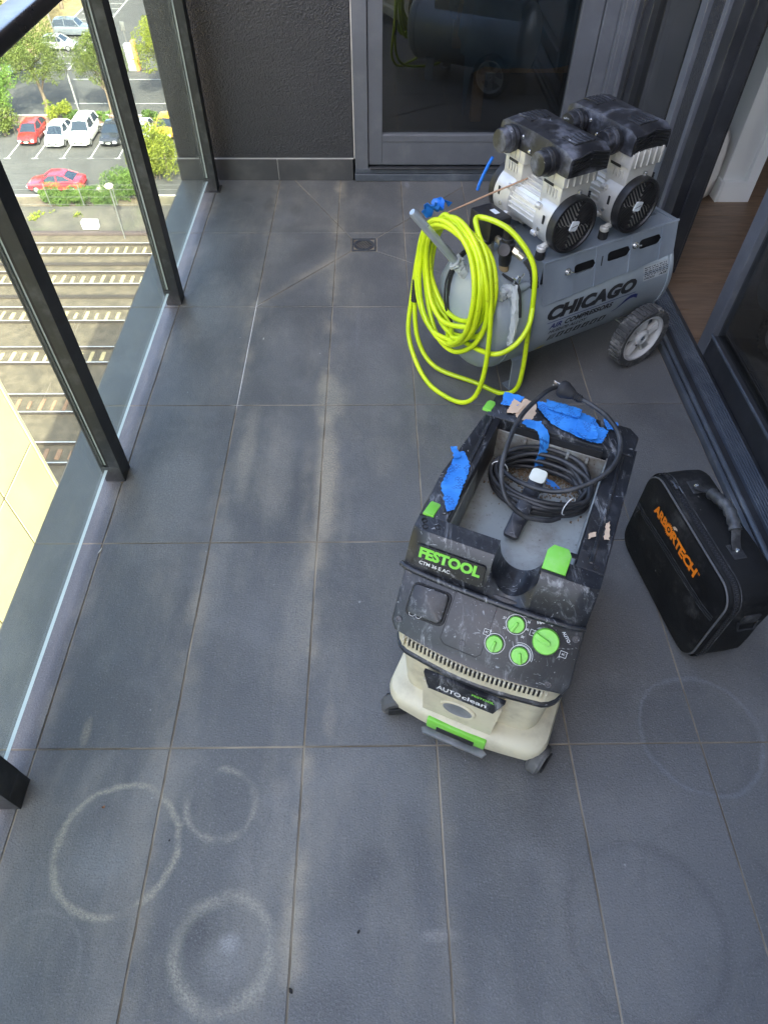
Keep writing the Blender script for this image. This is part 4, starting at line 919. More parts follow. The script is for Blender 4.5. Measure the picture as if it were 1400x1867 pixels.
ptext('AUTO', (-.042, -.0222, .2515), FX, FZ, .0105, M_wht, strip, .050, .01, off=.0016); ptext('clean', (.011, -.0222, .2510), FX, FZ, .0105, M_wht, strip, .050, .012, off=.0016); ptext('FESTOOL', (.026, -.0176, .2660), FX, FZ, .0048, M_gr2, strip, .046, .03, off=.0016)
# seam band, head, vents
bm = B(); loft(bm, [sec(.276, -.176, .160, .006, .57, .045), sec(.280, -.180, .164, .002, .575, .045), sec(.290, -.180, .164, .002, .575, .045), sec(.294, -.176, .160, .006, .57, .045)]); fin(bm, 'seam_band', M_vb, VX, 40)
bm = B(); loft(bm, [sec(.294, -.178, .160, .006, .575, .045), sec(.330, -.181, .162, .010, .58, .045), sec(.344, -.176, .156, .040, .575, .045)]); head = fin(bm, 'motor_head', M_cr, VX, 40)
bm = B(); loft(bm, [sec(.313, -.150, .128, .0062, .03, .011), sec(.3305, -.152, .130, .0086, .03, .011)]); fin(bm, 'vent_recess', M_rubd, head, 0)
for k in range(34):
    f = (k+.5)/34; x = -.158+.294*f; yb = .010-.012*sin(pi*min(1, max(0, (x+.138)/.26)))
    bm = B(); box(bm, x-.0021, x+.0021, yb-.0062, yb+.006, .310, .334, .0008, 1, M=None); fin(bm, 'vent_rib', M_cr, head)
# control panel (sloping) and hood
PO = Vector((0, .014, .350)); PD = Vector((0, .094, .078)).normalized(); PN = Vector((0, -PD.z, PD.y)); PL = .122
MP = Matrix(((1, 0, 0, 0), (0, PD.y, PN.y, PO.y), (0, PD.z, PN.z, PO.z), (0, 0, 0, 1)))
bm = B(); pan = []
for k in range(9): f = k/8; pan.append((-.176+.334*f, -.004-.016*sin(pi*f)))
pan = [(-.188, .012)]+pan+[(.166, .012), (.158, PL+.006), (-.196, PL+.006)]
prism(bm, pan, -.05, .0, .004, 2, M=MP); panel = fin(bm, 'control_panel', M_vp, VX, 35)
bm = B(); tube(bm, spline([(-.205, .112, .424), (-.18, .103, .428), (-.10, .098, .428), (-.02, .0965, .428), (.06, .098, .428), (.13, .103, .428), (.158, .112, .424)], 5), .0062, 8); fin(bm, 'panel_ridge', M_vb, VX, 50)
def hoodpart(x0, x1, name, nx=2, ztop=lambda x: .500, bl=0, br=0):
    bm = B(); secs = []
    for i in range(nx+1):
        x = x0+(x1-x0)*i/nx; zt = ztop(x); e = 0
        inl = .010 if (bl and i == 0) or (br and i == nx) else 0
        yf = .142-(.500-zt)*.42
        secs.append([(x, .104+inl, .36), (x, .104+inl, .428), (x, yf+.002-.006+inl, zt-.010-inl*.5), (x, yf+.006+inl, zt-inl*.6), (x, .185, zt-inl*.6), (x, .185, .36)])
    loft(bm, secs); return fin(bm, name, M_vb, VX, 30)
def edge_round(n, x0, x1): return None
hoodl = hoodpart(-.200, -.036, 'hood', 8, bl=1); hoodr = hoodpart(.052, .158, 'hood', 6, br=1)
hoodpart(-.036, .052, 'hose_scoop', 14, lambda x: .432+.068*(1-math.sqrt(max(0, 1-((x-.008)/.0445)**2))))
# deck rails, back bar, tray
bm = B(); prism(bm, [(-.200, .185), (-.143, .185), (-.136, .50), (-.131, .53), (-.165, .53), (-.176, .50), (-.186, .40), (-.199, .30)], .38, .500, .004, 2); rl = fin(bm, 'side_rail', M_vb, VX, 30)
bm = B(); prism(bm, [(.102, .185), (.158, .185), (.156, .53), (.106, .53), (.104, .50)], .38, .500, .004, 2); rr = fin(bm, 'side_rail', M_vb, VX, 30)
bm = B(); prism(bm, [(-.172, .505), (.150, .505), (.152, .57), (.13, .592), (-.15, .592), (-.172, .575)], .38, .503, .006, 2); bb_ = fin(bm, 'back_bar', M_vb, VX, 30)
for x0, x1, y0, y1 in ((-.160, -.152, .20, .50), (.126, .1335, .20, .50)):
    bm = B(); box(bm, x0, x1, y0, y1, .4995, .5035, .0012, 1); fin(bm, 'rail_ridge', M_vb, rl if x0 < 0 else rr)
bm = B(); box(bm, -.10, .09, .500, .5045, .40, .494, 0); fin(bm, 'back_recess', M_rubd, bb_)
for x, y in ((-.185, .172), (-.178, .158), (-.155, .166), (.128, .215), (.140, .196), (-.155, .57), (.135, .565)):
    bm = B(); lathe(bm, [(0, -.006), (.0035, -.006), (.0042, .0006), (.0062, .0008), (.0062, -.0005)], 16, TR((x, y, .5005))); fin(bm, 'screw_hole', M_rubd, VX)
for x, y, w_, h_ in ((.098, .205, .016, .012), (.112, .232, .010, .014), (.132, .545, .010, .012), (.118, .525, .014, .010), (.135, .515, .009, .010)):
    bm = B(); prism(bm, rrect(w_, h_, .002, 2), .4995, .5015, .0006, 1, M=TR((x, y, 0))); fin(bm, 'deck_boss', M_vb, VX)
bm = B(); box(bm, -.150, .112, .180, .510, .385, .395, .002); 
t = bmesh.new()
for x0, x1, y0, y1 in ((-.1435, -.139, .184, .508), (.1015, .1055, .184, .508), (-.139, .1015, .495, .4985), (-.139, -.036, .186, .190), (.052, .1015, .186, .190)): box(bm, x0, x1, y0, y1, .395, .478, .001, 1)
tray = fin(bm, 'tray', M_tray, VX, 30)
bm = B(); n = 10
for i in range(3):
    x = (-.075, .02, .062)[i]; box(bm, x, x+.006, .485, .4945, .455, .475, .001)
fin(bm, 'tray_clip', M_tray, tray)
# grit lying in the tray
rnd = random.Random(8); bm = B()
for k in range(900):
    x = rnd.uniform(-.13, .095); y = .49-abs(rnd.gauss(0, .035)); s = rnd.uniform(.0008, .0022)
    box(bm, x-s, x+s, y-s*rnd.uniform(.5, 1.5), y+s, .3945, .3955+s, 0, M=None)
fin(bm, 'sawdust', pm('sawdust', (.17, .12, .07), .9, 0, .4, 200), tray, 0)['kind'] = 'stuff'
# latches
def latch(x, y, z, w_, l_, rz, tilt, par):
    bm = B(); prism(bm, [(-w_/2, -l_/2), (w_/2, -l_/2), (w_/2*1.02, l_*.25), (w_*.32, l_/2), (-w_*.32, l_/2), (-w_/2*1.02, l_*.25)], -.003, .005, .0018, 2, M=TR((x, y, z), rx=tilt, rz=rz)); return fin(bm, 'latch', M_gr, par)
latch(.072, .180, .505, .044, .052, 0, RD(14), VX); latch(-.181, .208, .497, .022, .046, RD(-4), RD(-8), VX); latch(-.172, .535, .500, .020, .036, RD(-4), RD(-6), VX)
bm = B(); box(bm, .048, .096, .148, .153, .490, .502, .001); fin(bm, 'latch_slot', M_rubd, VX)
# T grip in the tray
bm = B(); A_, B_ = Vector((-.030, .268, .412)), Vector((-.018, .428, .456)); dq = (B_-A_).to_track_quat('Y', 'Z').to_matrix().to_4x4(); Lg = (B_-A_).length
prism(bm, rrect(.033, Lg, .008, 3, 0, Lg/2), -.008, .008, .003, 2, M=Matrix.Translation(A_) @ dq); gp = fin(bm, 'grip_bar', M_vb, VX)
bm = B(); prism(bm, rrect(.035, .034, .009, 3, 0, Lg-.013), -.0088, .0092, .003, 2, M=Matrix.Translation(A_) @ dq); fin(bm, 'grip_end', pm('off-white tip', (.66, .68, .58), .5), gp)
bm = B(); box(bm, -.032, -.012, .28, .40, .395, .41, .002); fin(bm, 'grip_mount', M_tray, gp)
# panel fittings
def onp(bm, x, s, rz=0, z=0.): bm.transform(MP @ TR((x, s, z), rz=rz)); return bm
bm = B(); prism(bm, rrect(.080, .068, .012, 4), 0, .003, .001, 1); pf = fin(onp(bm, -.128, .066), 'socket_rim', M_rubd, panel)
bm = B(); prism(bm, rrect(.072, .060, .010, 4), .001, .010, .003, 2); fin(onp(bm, -.129, .067), 'socket_cover', M_vp, panel)
def outline(pts, z, wd, mat, name): 
    bm = B()
    for a, b in zip(pts, pts[1:]):
        a, b = Vector(a), Vector(b); d = (b-a).normalized(); nn = Vector((-d.y, d.x))*wd/2
        prism(bm, [tuple(a-nn), tuple(b-nn), tuple(b+nn), tuple(a+nn)], z, z+.0004)
    return fin(onp(bm, 0, 0), name, mat, panel, 0)
outline([(-.085, .116), (-.086, .012), (-.076, .004), (-.012, .002), (-.004, .010), (-.003, .116)], .0002, .0011, M_rubd, 'panel_seam')
for x, s in ((-.184, .112), (-.174, .018), (-.046, .098), (-.045, .018), (.148, .100), (.128, .004)):
    bm = B(); lathe(bm, [(0, .0006), (.003, .0006), (.0035, .0018), (.0062, .0018), (.0064, .0002)], 16); fin(onp(bm, x, s), 'panel_screw', M_vb, panel)
def knob(x, s, r, ang, h):
    bm = B(); lathe(bm, [(0, h*.72), (r*.92, h*.70), (r, h*.5), (r, .0005)], 32); kb = fin(onp(bm, x, s), 'knob', M_gr, panel, 40)
    bm = B(); prism(bm, [(-r*.16, -r*.35), (r*.16, -r*.35), (r*.22, r*.97), (-r*.22, r*.97)], h*.6, h*1.15, .0012, 2, vert_bev=r*.1, vseg=2); fin(onp(bm, x, s, ang), 'knob_pointer', M_gr, kb)
    bm = B(); lathe(bm, [(r*1.16, .0002), (r*1.16, .0007), (r*1.22, .0007), (r*1.22, .0002)], 36); fin(onp(bm, x, s), 'knob_ring', M_wht if r < .02 else M_rubd, kb, 0)
KN = [(.100, .078, .0245, RD(75), .016), (.040, .088, .0158, RD(160), .012), (.014, .040, .0158, RD(175), .012), (.064, .036, .0158, RD(200), .012)]
for k in KN: knob(*k)
def plab(t_, x, s, h, w_=None, rz=0.): 
    xd = PD*sin(rz)+Vector((1, 0, 0))*cos(rz); yd = PD*cos(rz)-Vector((1, 0, 0))*sin(rz)
    return ptext(t_, PO+PD*s+Vector((x, 0, 0)), xd, yd, h, M_wht, panel, w_, .01, off=.0006, name='printed_legend')
for t_, x, s in (('27', .016, .092), ('32', .030, .109), ('36', .050, .108), ('38', .060, .100), ('42', .062, .086), ('50', .058, .070), ('21', .022, .074), ('5', .000, .060), ('1', .030, .058)): plab(t_, x, s, .0042)
plab('MAN', .083, .108, .0058, .018, RD(25)); plab('0', .101, .110, .0055); plab('AUTO', .131, .098, .0058, .022, RD(-45)); plab('AUTO', -.150, .048, .005, .014); plab('1', -.138, .040, .007)
for x, s in ((-.006, .055), (.074, .084), (.136, .066)):
    plab('AC', x, s, .0040, .0058); outline([(x-.006, s-.0055), (x+.006, s-.0055), (x+.006, s+.0055), (x-.006, s+.0055), (x-.006, s-.0055)], .0003, .0007, M_wht, 'legend_frame')
arc = [(.064+.0235*cos(RD(a)), .036+.0235*sin(RD(a))) for a in range(-10, 121, 10)]; outline(arc, .0003, .0007, M_wht, 'legend_arc'); arc = [(.064+.0205*cos(RD(a)), .036+.0205*sin(RD(a))) for a in range(-10, 121, 10)]; outline(arc, .0003, .0006, M_wht, 'legend_arc')
for cx_ in (-.151, -.138):
    outline([(cx_+.006*cos(RD(a)), .040+.006*sin(RD(a))) for a in range(0, 361, 30)], .0095, .0007, M_wht, 'legend_ring')
# lettering on the hood
hd_ = Vector((0, .0315, .072)).normalized(); ho = Vector((0, .1045, .428))
HN = Vector((0, -hd_.z, hd_.y))
bm = B(); prism(bm, rrect(.138, .046, .005, 3), 0, .0012, .0004, 1, M=Matrix(((1, 0, 0, -.112), (0, hd_.y, HN.y, ho.y+hd_.y*.036), (0, hd_.z, HN.z, ho.z+hd_.z*.036), (0, 0, 0, 1)))); pl_ = fin(bm, 'name_plate', M_vp, VX)
ptext('FESTOOL', ho+hd_*.043+Vector((-.112, 0, 0)), FX, hd_, .0215, M_gr2, pl_, .122, .05, off=.0022); ptext('CTM 36 E AC', ho+hd_*.022+Vector((-.138, 0, 0)), FX, hd_, .0075, M_wht, pl_, .062, .015, off=.0022)
# green catch and foot bar at the front of the chassis
bm = B(); box(bm, -.076, .058, -.0325, -.020, .058, .098, .004, 2); gc = fin(bm, 'front_catch', M_gr, VX)
bm = B(); box(bm, -.052, .034, -.035, -.0315, .060, .080, .002); fin(bm, 'catch_recess', M_rubd, gc)
bm = B(); prism(bm, [(-.085, -.034), (-.078, -.045), (.060, -.045), (.067, -.034), (.05, -.024), (-.068, -.024)], .042, .052, .003, 2); fin(bm, 'foot_bar', pm('worn grey bar', (.17, .175, .18), .45, .2, .2, 20, dust=(.4, .4, .4), dscale=20, damt=.5), gc)
# casters
def caster(x, y, rz, r):
    bm = B(); cyl(bm, r, -.0155, .0155, 28, .006, TR((x, y, r)) @ Matrix.Rotation(rz, 4, 'Z') @ Matrix.Rotation(RD(90), 4, 'X')); w_ = fin(bm, 'caster_wheel', M_ctyre, VX, 40)
    bm = B(); cyl(bm, .012, -.0172, .0172, 14, .002, TR((x, y, r)) @ Matrix.Rotation(rz, 4, 'Z') @ Matrix.Rotation(RD(90), 4, 'X')); fin(bm, 'hub', M_rubd, w_)
    bm = B(); q_ = TR((x, y, 0), rz=rz); box(bm, -.022, .022, -.022, -.0175, r*.7, .052, .002, 1, M=q_); box(bm, -.022, .022, .0175, .022, r*.7, .052, .002, 1, M=q_); cyl(bm, .014, .047, .056, 14, 0, q_); fin(bm, 'caster_fork', M_rubd, w_)
caster(-.158, -.002, RD(30), .036); caster(.172, .010, RD(75), .036); caster(-.155, .50, 0, .036); caster(.155, .50, 0, .036)
# masking tape and torn paper
def strip_patch(pts, z, name, mat, seed, th=.0006, amp=.0016, lift=.004):
    """torn, wrinkled sheet: jagged outline, creases, lifted edges"""
    rnd = random.Random(seed); poly = []; n = len(pts)
    for i in range(n):
        a, b = Vector(pts[i]), Vector(pts[(i+1) % n]); m_ = max(2, int((b-a).length/.004))
        for k in range(m_): p = a.lerp(b, k/m_); j_ = .0018 if k else .0008; poly.append((p.x+rnd.uniform(-j_, j_), p.y+rnd.uniform(-j_, j_)))
    bm = B(); vs = [bm.verts.new((p[0], p[1], z)) for p in poly]; E = [bm.edges.new((vs[i], vs[(i+1) % len(vs)])) for i in range(len(vs))]
    edge = [Vector((p[0], p[1])) for p in poly]
    bmesh.ops.triangle_fill(bm, edges=E, use_beauty=True); bmesh.ops.subdivide_edges(bm, edges=[e for e in bm.edges if e.calc_length() > .006], cuts=3); bmesh.ops.triangulate(bm, faces=bm.faces); bmesh.ops.subdivide_edges(bm, edges=[e for e in bm.edges if e.calc_length() > .008], cuts=1)
    for v in bm.verts:
        d_ = min((Vector((v.co.x, v.co.y))-e).length for e in edge)
        cr = abs(noise.noise(Vector((v.co.x*55+seed, v.co.y*120, 0))))+.6*abs(noise.noise(Vector((v.co.x*150, v.co.y*70+seed, 5))))
        v.co.z += amp*.35*(.3+1.5*cr)+.6*lift*max(0, 1-d_/.010)*max(0, noise.noise(Vector((v.co.x*35, v.co.y*35, seed))))*2
    solid(bm, th); return fin(bm, name, mat, VX, 25)
strip_patch([(-.190, .365), (-.176, .375), (-.150, .340), (-.140, .215), (-.152, .205), (-.186, .265), (-.188, .33)], .5045, 'tape_strip', M_tape, 1)
strip_patch([(-.155, .590), (-.108, .592), (-.115, .548), (-.150, .545)], .5055, 'tape_strip', M_tape, 2)
strip_patch([(-.078, .588), (-.030, .592), (.012, .590), (.050, .585), (.066, .560), (.088, .556), (.082, .512), (.052, .506), (.012, .516), (-.030, .528), (-.072, .565)], .5065, 'tape_strip', M_tape, 3, amp=.004)
strip_patch([(.070, .590), (.100, .588), (.106, .566), (.082, .558)], .5075, 'tape_strip', M_tape, 4, amp=.003)
strip_patch([(-.108, .585), (-.078, .582), (-.070, .545), (-.074, .520), (-.104, .512), (-.112, .54)], .5050, 'torn_paper', M_paper, 5, amp=.003)
bm = B(); rnd = random.Random(9); w2 = .011; P = spline([(-.075, .508, .507), (-.050, .500, .512), (-.034, .488, .500), (-.028, .482, .462), (-.030, .478, .430), (-.020, .470, .400), (.012, .462, .397), (.035, .445, .3965)], 6); vs = []
for i, p in enumerate(P):
    d_ = (P[min(i+1, len(P)-1)]-P[max(0, i-1)]).normalized(); sd2 = Vector((.75, .65, .15)).normalized() if i > 8 else Vector((.3, .9, .1)).normalized()
    sd2 = (sd2-d_*sd2.dot(d_)).normalized(); ww = w2*(1 if i < 30 else .6)+rnd.uniform(-.001, .001); vs.append((bm.verts.new(p-sd2*ww), bm.verts.new(p+sd2*ww)))
for a, b in zip(vs, vs[1:]): bm.faces.new((a[0], a[1], b[1], b[0]))
solid(bm, .0007); fin(bm, 'hanging_tape', M_tape, VX, 50)
strip_patch([(-.060, .592), (-.015, .596), (.022, .590), (.020, .562), (-.050, .566)], .513, 'tape_strip', M_tape, 14, amp=.003)
strip_patch([(.018, .560), (.060, .548), (.072, .512), (.046, .503), (.024, .520)], .514, 'tape_strip', M_tape, 15, amp=.004)
strip_patch([(-.205, .372), (-.192, .376), (-.176, .352), (-.186, .340)], .508, 'tape_strip', M_tape, 16, amp=.004)
strip_patch([(-.085, .515), (-.050, .520), (-.046, .500), (-.072, .492), (-.090, .500)], .510, 'tape_strip', M_tape, 17, amp=.004)
strip_patch([(-.128, .572), (-.100, .566), (-.106, .530), (-.130, .524)], .507, 'torn_paper', M_paper, 18, amp=.003)
strip_patch([(.112, .250), (.125, .262), (.122, .272), (.110, .262)], .5045, 'torn_paper', M_paper, 6)
strip_patch([(.135, .300), (.142, .31), (.146, .28), (.150, .265), (.140, .262)], .5045, 'torn_paper', M_paper, 7)

# ------------------------------------------------------------------ coiled power cord with plug
PC = thing('power_cord', 'black power cord coiled in the dust extractor tray with its plug over the back', 'power cord', (.955, .02, 0), RD(-24.5))
pts = []; rnd = random.Random(4)
for k in range(8):
    for i in range(12):
        a = 2*pi*i/12+.4; rx_ = .106-.007*(k % 3)+rnd.uniform(-.003, .003); ry_ = .073-.006*((k+1) % 3)+rnd.uniform(-.003, .003)
        z = .402+.0080*k/1.8+.016*max(0, cos(a-1.2))*(k/7)
        inside = .4+.05*0
        pts.append((-.012+rx_*cos(a)+.004*sin(k*2), .418+ry_*sin(a), z+.012))
pts += [(.085, .43, .470), (.03, .365, .468), (-.03, .338, .462), (-.085, .345, .470)][:0]
tail = [(.060, .480, .462), (-.02, .492, .468), (-.085, .465, .466), (-.105, .42, .458), (-.06, .38, .462), (.024, .368, .476), (.090, .400, .504), (.119, .455, .522), (.112, .515, .534), (.075, .560, .540), (.030, .585, .542), (.010, .592, .542)]
path = spline(pts+tail, 6); bm = B(); tube(bm, path, .0054, 9); fin(bm, 'cable', M_cable, PC, 60)
path = spline([(.05, .345, .430), (.028, .322, .436), (-.02, .300, .455), (-.062, .308, .482), (-.088, .352, .506), (-.096, .42, .525), (-.092, .49, .540), (-.070, .560, .548), (-.055, .592, .548), (-.044, .606, .546)], 8); bm = B(); tube(bm, path, .0054, 9); fin(bm, 'cable', M_cable, PC, 60)
Mq = Matrix.Translation((-.036, .606, .545)) @ (Vector((.050, -.016, -.004))).to_track_quat('Z', 'Y').to_matrix().to_4x4()
bm = B(); lathe(bm, [(0, -.004), (.016, -.004), (.019, 0), (.019, .010), (.017, .014), (.013, .026), (.0095, .032)], 24, Mq); pg = fin(bm, 'plug', M_rubd, PC, 40)
bm = B(); lathe(bm, [(.0095, .030)]+[(.0095 if k % 2 else .0078, .032+k*.0022) for k in range(9)]+[(.006, .054), (0, .054)], 16, Mq); fin(bm, 'strain_relief', M_rubd, pg, 25)
for s in (-1, 1): bm = B(); box(bm, -.0008, .0008, s*.006-.0032, s*.006+.0032, -.021, -.004, .0003, 1, M=Mq); fin(bm, 'plug_pin', M_chrome, pg)
for c_, yaw in (((-.104, .42, .437), 0), ((.060, .372, .442), 1.1)):
    bm = B(); tube(bm, [Vector(c_)+Matrix.Rotation(yaw, 3, 'Z') @ Vector((.019*cos(2*pi*i/20), 0, .023*sin(2*pi*i/20))) for i in range(20)], .0012, 6, closed=True); fin(bm, 'cable_tie', M_wht, PC)
# ================================================================== tool bag
def cloth_mat():
    g = N('black nylon'); n1 = g.noise(7, 5, .6); w1 = g.n('ShaderNodeTexWave'); w1.inputs['Scale'].default_value = 380; g.put(w1.inputs['Vector'], g.pos)
    w2 = g.n('ShaderNodeTexWave'); w2.bands_direction = 'Z'; w2.inputs['Scale'].default_value = 380; g.put(w2.inputs['Vector'], g.pos)
    c = g.mix(g.ramp(n1, .35, .7), (.005, .005, .0053), (.012, .0118, .0115))
    d = g.math('MULTIPLY', g.ramp(g.noise(11, 6, .7), .52, .80), .45); c = g.mix(d, c, (.13, .125, .12))
    c = g.mix(g.math('MULTIPLY', g.ramp(g.noise(38, 4, .6), .70, .76), .5), c, (.42, .41, .39))
    h = g.math('ADD', g.math('MULTIPLY', w1.outputs['Fac'], .5), g.math('MULTIPLY', w2.outputs['Fac'], .5))
    nb = g.bump(g.noise(13, 3), .35, .012)
    return g.set(color=c, rough=.7, spec=.25, normal=g.bump(h, .25, .0006, nb))
M_cl = cloth_mat(); M_web = pm('webbing', (.018, .018, .019), .7, 0, .2, 60, .3, 900, dust=(.3, .3, .3), dscale=20, damt=.3); M_pipe = pm('grey piping', (.10, .10, .10), .6)
M_or = pm('orange print', (1.0, .25, .01), .5, 0, .06, 20); M_zip = pm('zip tape', (.012, .012, .013), .8)
BL, BT, BH = .395, .138, .292
BG = thing('tool_bag', 'dusty black zip tool bag with orange lettering standing by the door track', 'bag', (1.455, .585, .001), RD(-80.4))
def ring_at(y, grow, r=.055, sag=0.):
    o = []
    for p in rrect(BL+2*grow, BH+2*grow, r+grow, 6, BL/2, BH/2):
        z = max(0, p[1]); o.append((p[0], y, z+sag*sin(pi*p[0]/BL)*(z > BH*.6)))
    return o
def vecs(l): return [Vector(p) for p in l]
bm = B(); secs = []
for y, gr_ in ((.006, -.012), (.0, -.006) if False else (.010, -.003), (.016, 0), (.045, .003), (.09, .003), (BT-.012, .001), (BT, -.012)): secs.append(ring_at(y, gr_))
loft(bm, secs)
bmesh.ops.subdivide_edges(bm, edges=[e for e in bm.edges if e.calc_length() > .05], cuts=3, use_grid_fill=True)
for v in bm.verts: v.co += Vector((0, 0, .004*noise.noise(v.co*14)))*(1 if v.co.z > .02 else 0)+Vector((0, .004*noise.noise(v.co*17+Vector((3, 0, 0))), 0))*(1 if v.co.y > .1 else 0)
body = fin(bm, 'bag_body', M_cl, BG, 50)
# bulging front panel with the lettering
nx, nz = 34, 26; fp = rrect(BL-.012, BH-.012, .05, 6, BL/2, BH/2)
def fy(x, z):
    u, w_ = (x-BL/2)/(BL/2), (z-BH/2)/(BH/2); e = max(0, (1-u**4)*(1-w_**4))
    return .006-.013*e**.5-.0045*noise.noise(Vector((x*11, z*13, 1)))*e-.0022*noise.noise(Vector((x*30, z*22, 4)))*e-(.004*math.exp(-((z-(.166+.078*x))/.012)**2) if 0 else 0)
bm = B(); grid = {}
def clampin(x, z):
    cx_, cz_, hw_, hh_, r = BL/2, BH/2, BL/2-.006, BH/2-.006, .05
    dx, dz = abs(x-cx_), abs(z-cz_); ix, iz = hw_-r, hh_-r
    if dx > ix and dz > iz:
        l = math.hypot(dx-ix, dz-iz)
        if l > r: dx, dz = ix+(dx-ix)*r/l, iz+(dz-iz)*r/l
    return cx_+math.copysign(dx, x-cx_), cz_+math.copysign(dz, z-cz_)
for i in range(nx+1):
    for j in range(nz+1):
        x, z = clampin(.006+(BL-.012)*i/nx, .006+(BH-.012)*j/nz); grid[i, j] = bm.verts.new((x, fy(x, z), z))
for i in range(nx):
    for j in range(nz):
        try: bm.faces.new((grid[i, j], grid[i+1, j], grid[i+1, j+1], grid[i, j+1]))
        except ValueError: pass
bmesh.ops.remove_doubles(bm, verts=bm.verts, dist=.0004); fpn = fin(bm, 'front_panel', M_cl, BG, 60)
bm = B(); tube(bm, vecs([(p[0], .006, p[1]) for p in rrect(BL-.008, BH-.008, .052, 8, BL/2, BH/2)]), .0026, 8, closed=True); fin(bm, 'piping', M_pipe, BG, 60)
bm = B(); tube(bm, vecs([(p[0], .034, max(.003, p[1])) for p in rrect(BL+.006, BH+.006, .058, 8, BL/2, BH/2)]), .0016, 6, closed=True); fin(bm, 'piping', M_web, BG, 60)
# main zip round the gusset
rp = rrect(BL+.0075, BH+.0075, .058, 10, BL/2, BH/2); bm = B(); n = len(rp)
t = bmesh.new(); A = [t.verts.new((p[0], .015, max(.002, p[1]))) for p in rp]; Bq = [t.verts.new((p[0], .029, max(.002, p[1]))) for p in rp]
for i in range(n): t.faces.new((A[i], A[(i+1) % n], Bq[(i+1) % n], Bq[i]))
add(bm, t); zp = fin(bm, 'main_zip', M_zip, BG, 60)
dense = []; P = [Vector((p[0], 0, p[1])) for p in rp]
for i in range(n):
    a, b = P[i], P[(i+1) % n]; L = (b-a).length; m_ = max(1, int(L/.0042))
    for k in range(m_): dense.append((a.lerp(b, k/m_), (b-a).normalized()))
bm = B()
for k, (p, d) in enumerate(dense):
    if p.z < .02: continue
    nr = Vector((d.z, 0, -d.x)); 
    if nr.dot(p-Vector((BL/2, 0, BH/2))) < 0: nr = -nr
    Mz = Matrix((d, Vector((0, 1, 0)), nr)).transposed().to_4x4(); Mz.translation = p+Vector((0, .022+(.001 if k % 2 else -.001), 0)); box(bm, -.0012, .0012, -.0028, .0028, -.0006, .0013, 0, M=Mz)
fin(bm, 'zip_teeth', pm('zip teeth', (.03, .03, .032), .35), zp, 0)['kind'] = 'stuff'
for x in (.062, .078):
    bm = B(); box(bm, x-.006, x+.006, .0175, .0265, BH+.004, BH+.0105, .002, 2); box(bm, x+.002, x+.026, .020+(.005 if x > .07 else -.002), .024+(.005 if x > .07 else -.002), BH+.0105, BH+.0128, .001, 1, M=None); fin(bm, 'zip_pull', pm('chrome pull', (.10, .10, .105), .3, .6) if x < .07 else bpy.data.materials['chrome pull'], zp)
# pocket zip across the front
pz = [(x, fy(x, .164+.075*x)-.0016, .164+.075*x) for x in [.014+.0092*i for i in range(41)] if x < BL-.012]
for off, r, mt, nm in ((0, .0022, M_zip, 'pocket_zip'), (.0075, .0011, M_web, 'pocket_seam'), (-.0075, .0011, M_web, 'pocket_seam')):
    bm = B(); tube(bm, [Vector((p[0], fy(p[0], p[2]+off)-.0010, p[2]+off)) for p in pz], r, 6); fin(bm, nm, mt, fpn, 60)
bm = B(); box(bm, .026, .038, -.013, -.008, .160, .172, .001); box(bm, .030, .037, -.015, -.011, .138, .160, .0015); fin(bm, 'zip_pull', M_rubd, fpn)
# lettering on the front
def fronttext(txt, x0, x1, z0, z1, mat, bold):
    bm = text_mesh(txt, 1, bold, 0, 1, 0, 'LEFT', .96, sub=2)
    w0, w1 = min(v.co.x for v in bm.verts), max(v.co.x for v in bm.verts); h0, h1 = min(v.co.y for v in bm.verts), max(v.co.y for v in bm.verts)
    for v in bm.verts:
        x = x0+(v.co.x-w0)/(w1-w0)*(x1-x0); z = z0+(v.co.y-h0)/(h1-h0)*(z1-z0)+.02*(x-x0); v.co = Vector((x, fy(x, z)-.0012, z))
    return fin(bm, 'lettering', mat, fpn, 0)
fronttext('ARB', .078, .138, .214, .244, M_or, .05); fronttext('RTECH', .166, .286, .2158, .2458, M_or, .05); fronttext('TM', .288, .296, .240, .246, M_or, 0)
ocx, ocz = .152, .2305
for k in range(20):
    a = 2*pi*k/20; bm = B()
    vs = [bm.verts.new((ocx+r*cos(a+da), fy(ocx, ocz)-.0014, ocz+r*sin(a+da))) for r, da in ((.0135, -.12), (.0185, -.02), (.0175, .12), (.0135, .14))]; bm.faces.new(vs); fin(bm, 'saw_tooth', M_or, fpn, 0)
for r0, r1 in ((.0075, .0140), (0.0, .0035)):
    bm = B(); ring1 = [bm.verts.new((ocx+r1*cos(2*pi*k/28), fy(ocx, ocz)-.0016, ocz+r1*sin(2*pi*k/28))) for k in range(28)]
    if r0: 
        ring0 = [bm.verts.new((ocx+r0*cos(2*pi*k/28), fy(ocx, ocz)-.0016, ocz+r0*sin(2*pi*k/28))) for k in range(28)]
        for k in range(28): bm.faces.new((ring0[k], ring0[(k+1) % 28], ring1[(k+1) % 28], ring1[k]))
    else: bm.faces.new(ring1)
    fin(bm, 'saw_ring', M_or, fpn, 0)
bm = B(); prism(bm, [(0, 0), (.009, -.002), (.012, .003), (.018, .006), (.014, .009), (.004, .006)], 0, .0012, M=Matrix(((1, 0, 0, .160), (0, 0, -1, fy(.165, .255)-.002), (0, 1, 0, .252), (0, 0, 0, 1)))); fin(bm, 'torn_paper', M_paper, fpn)
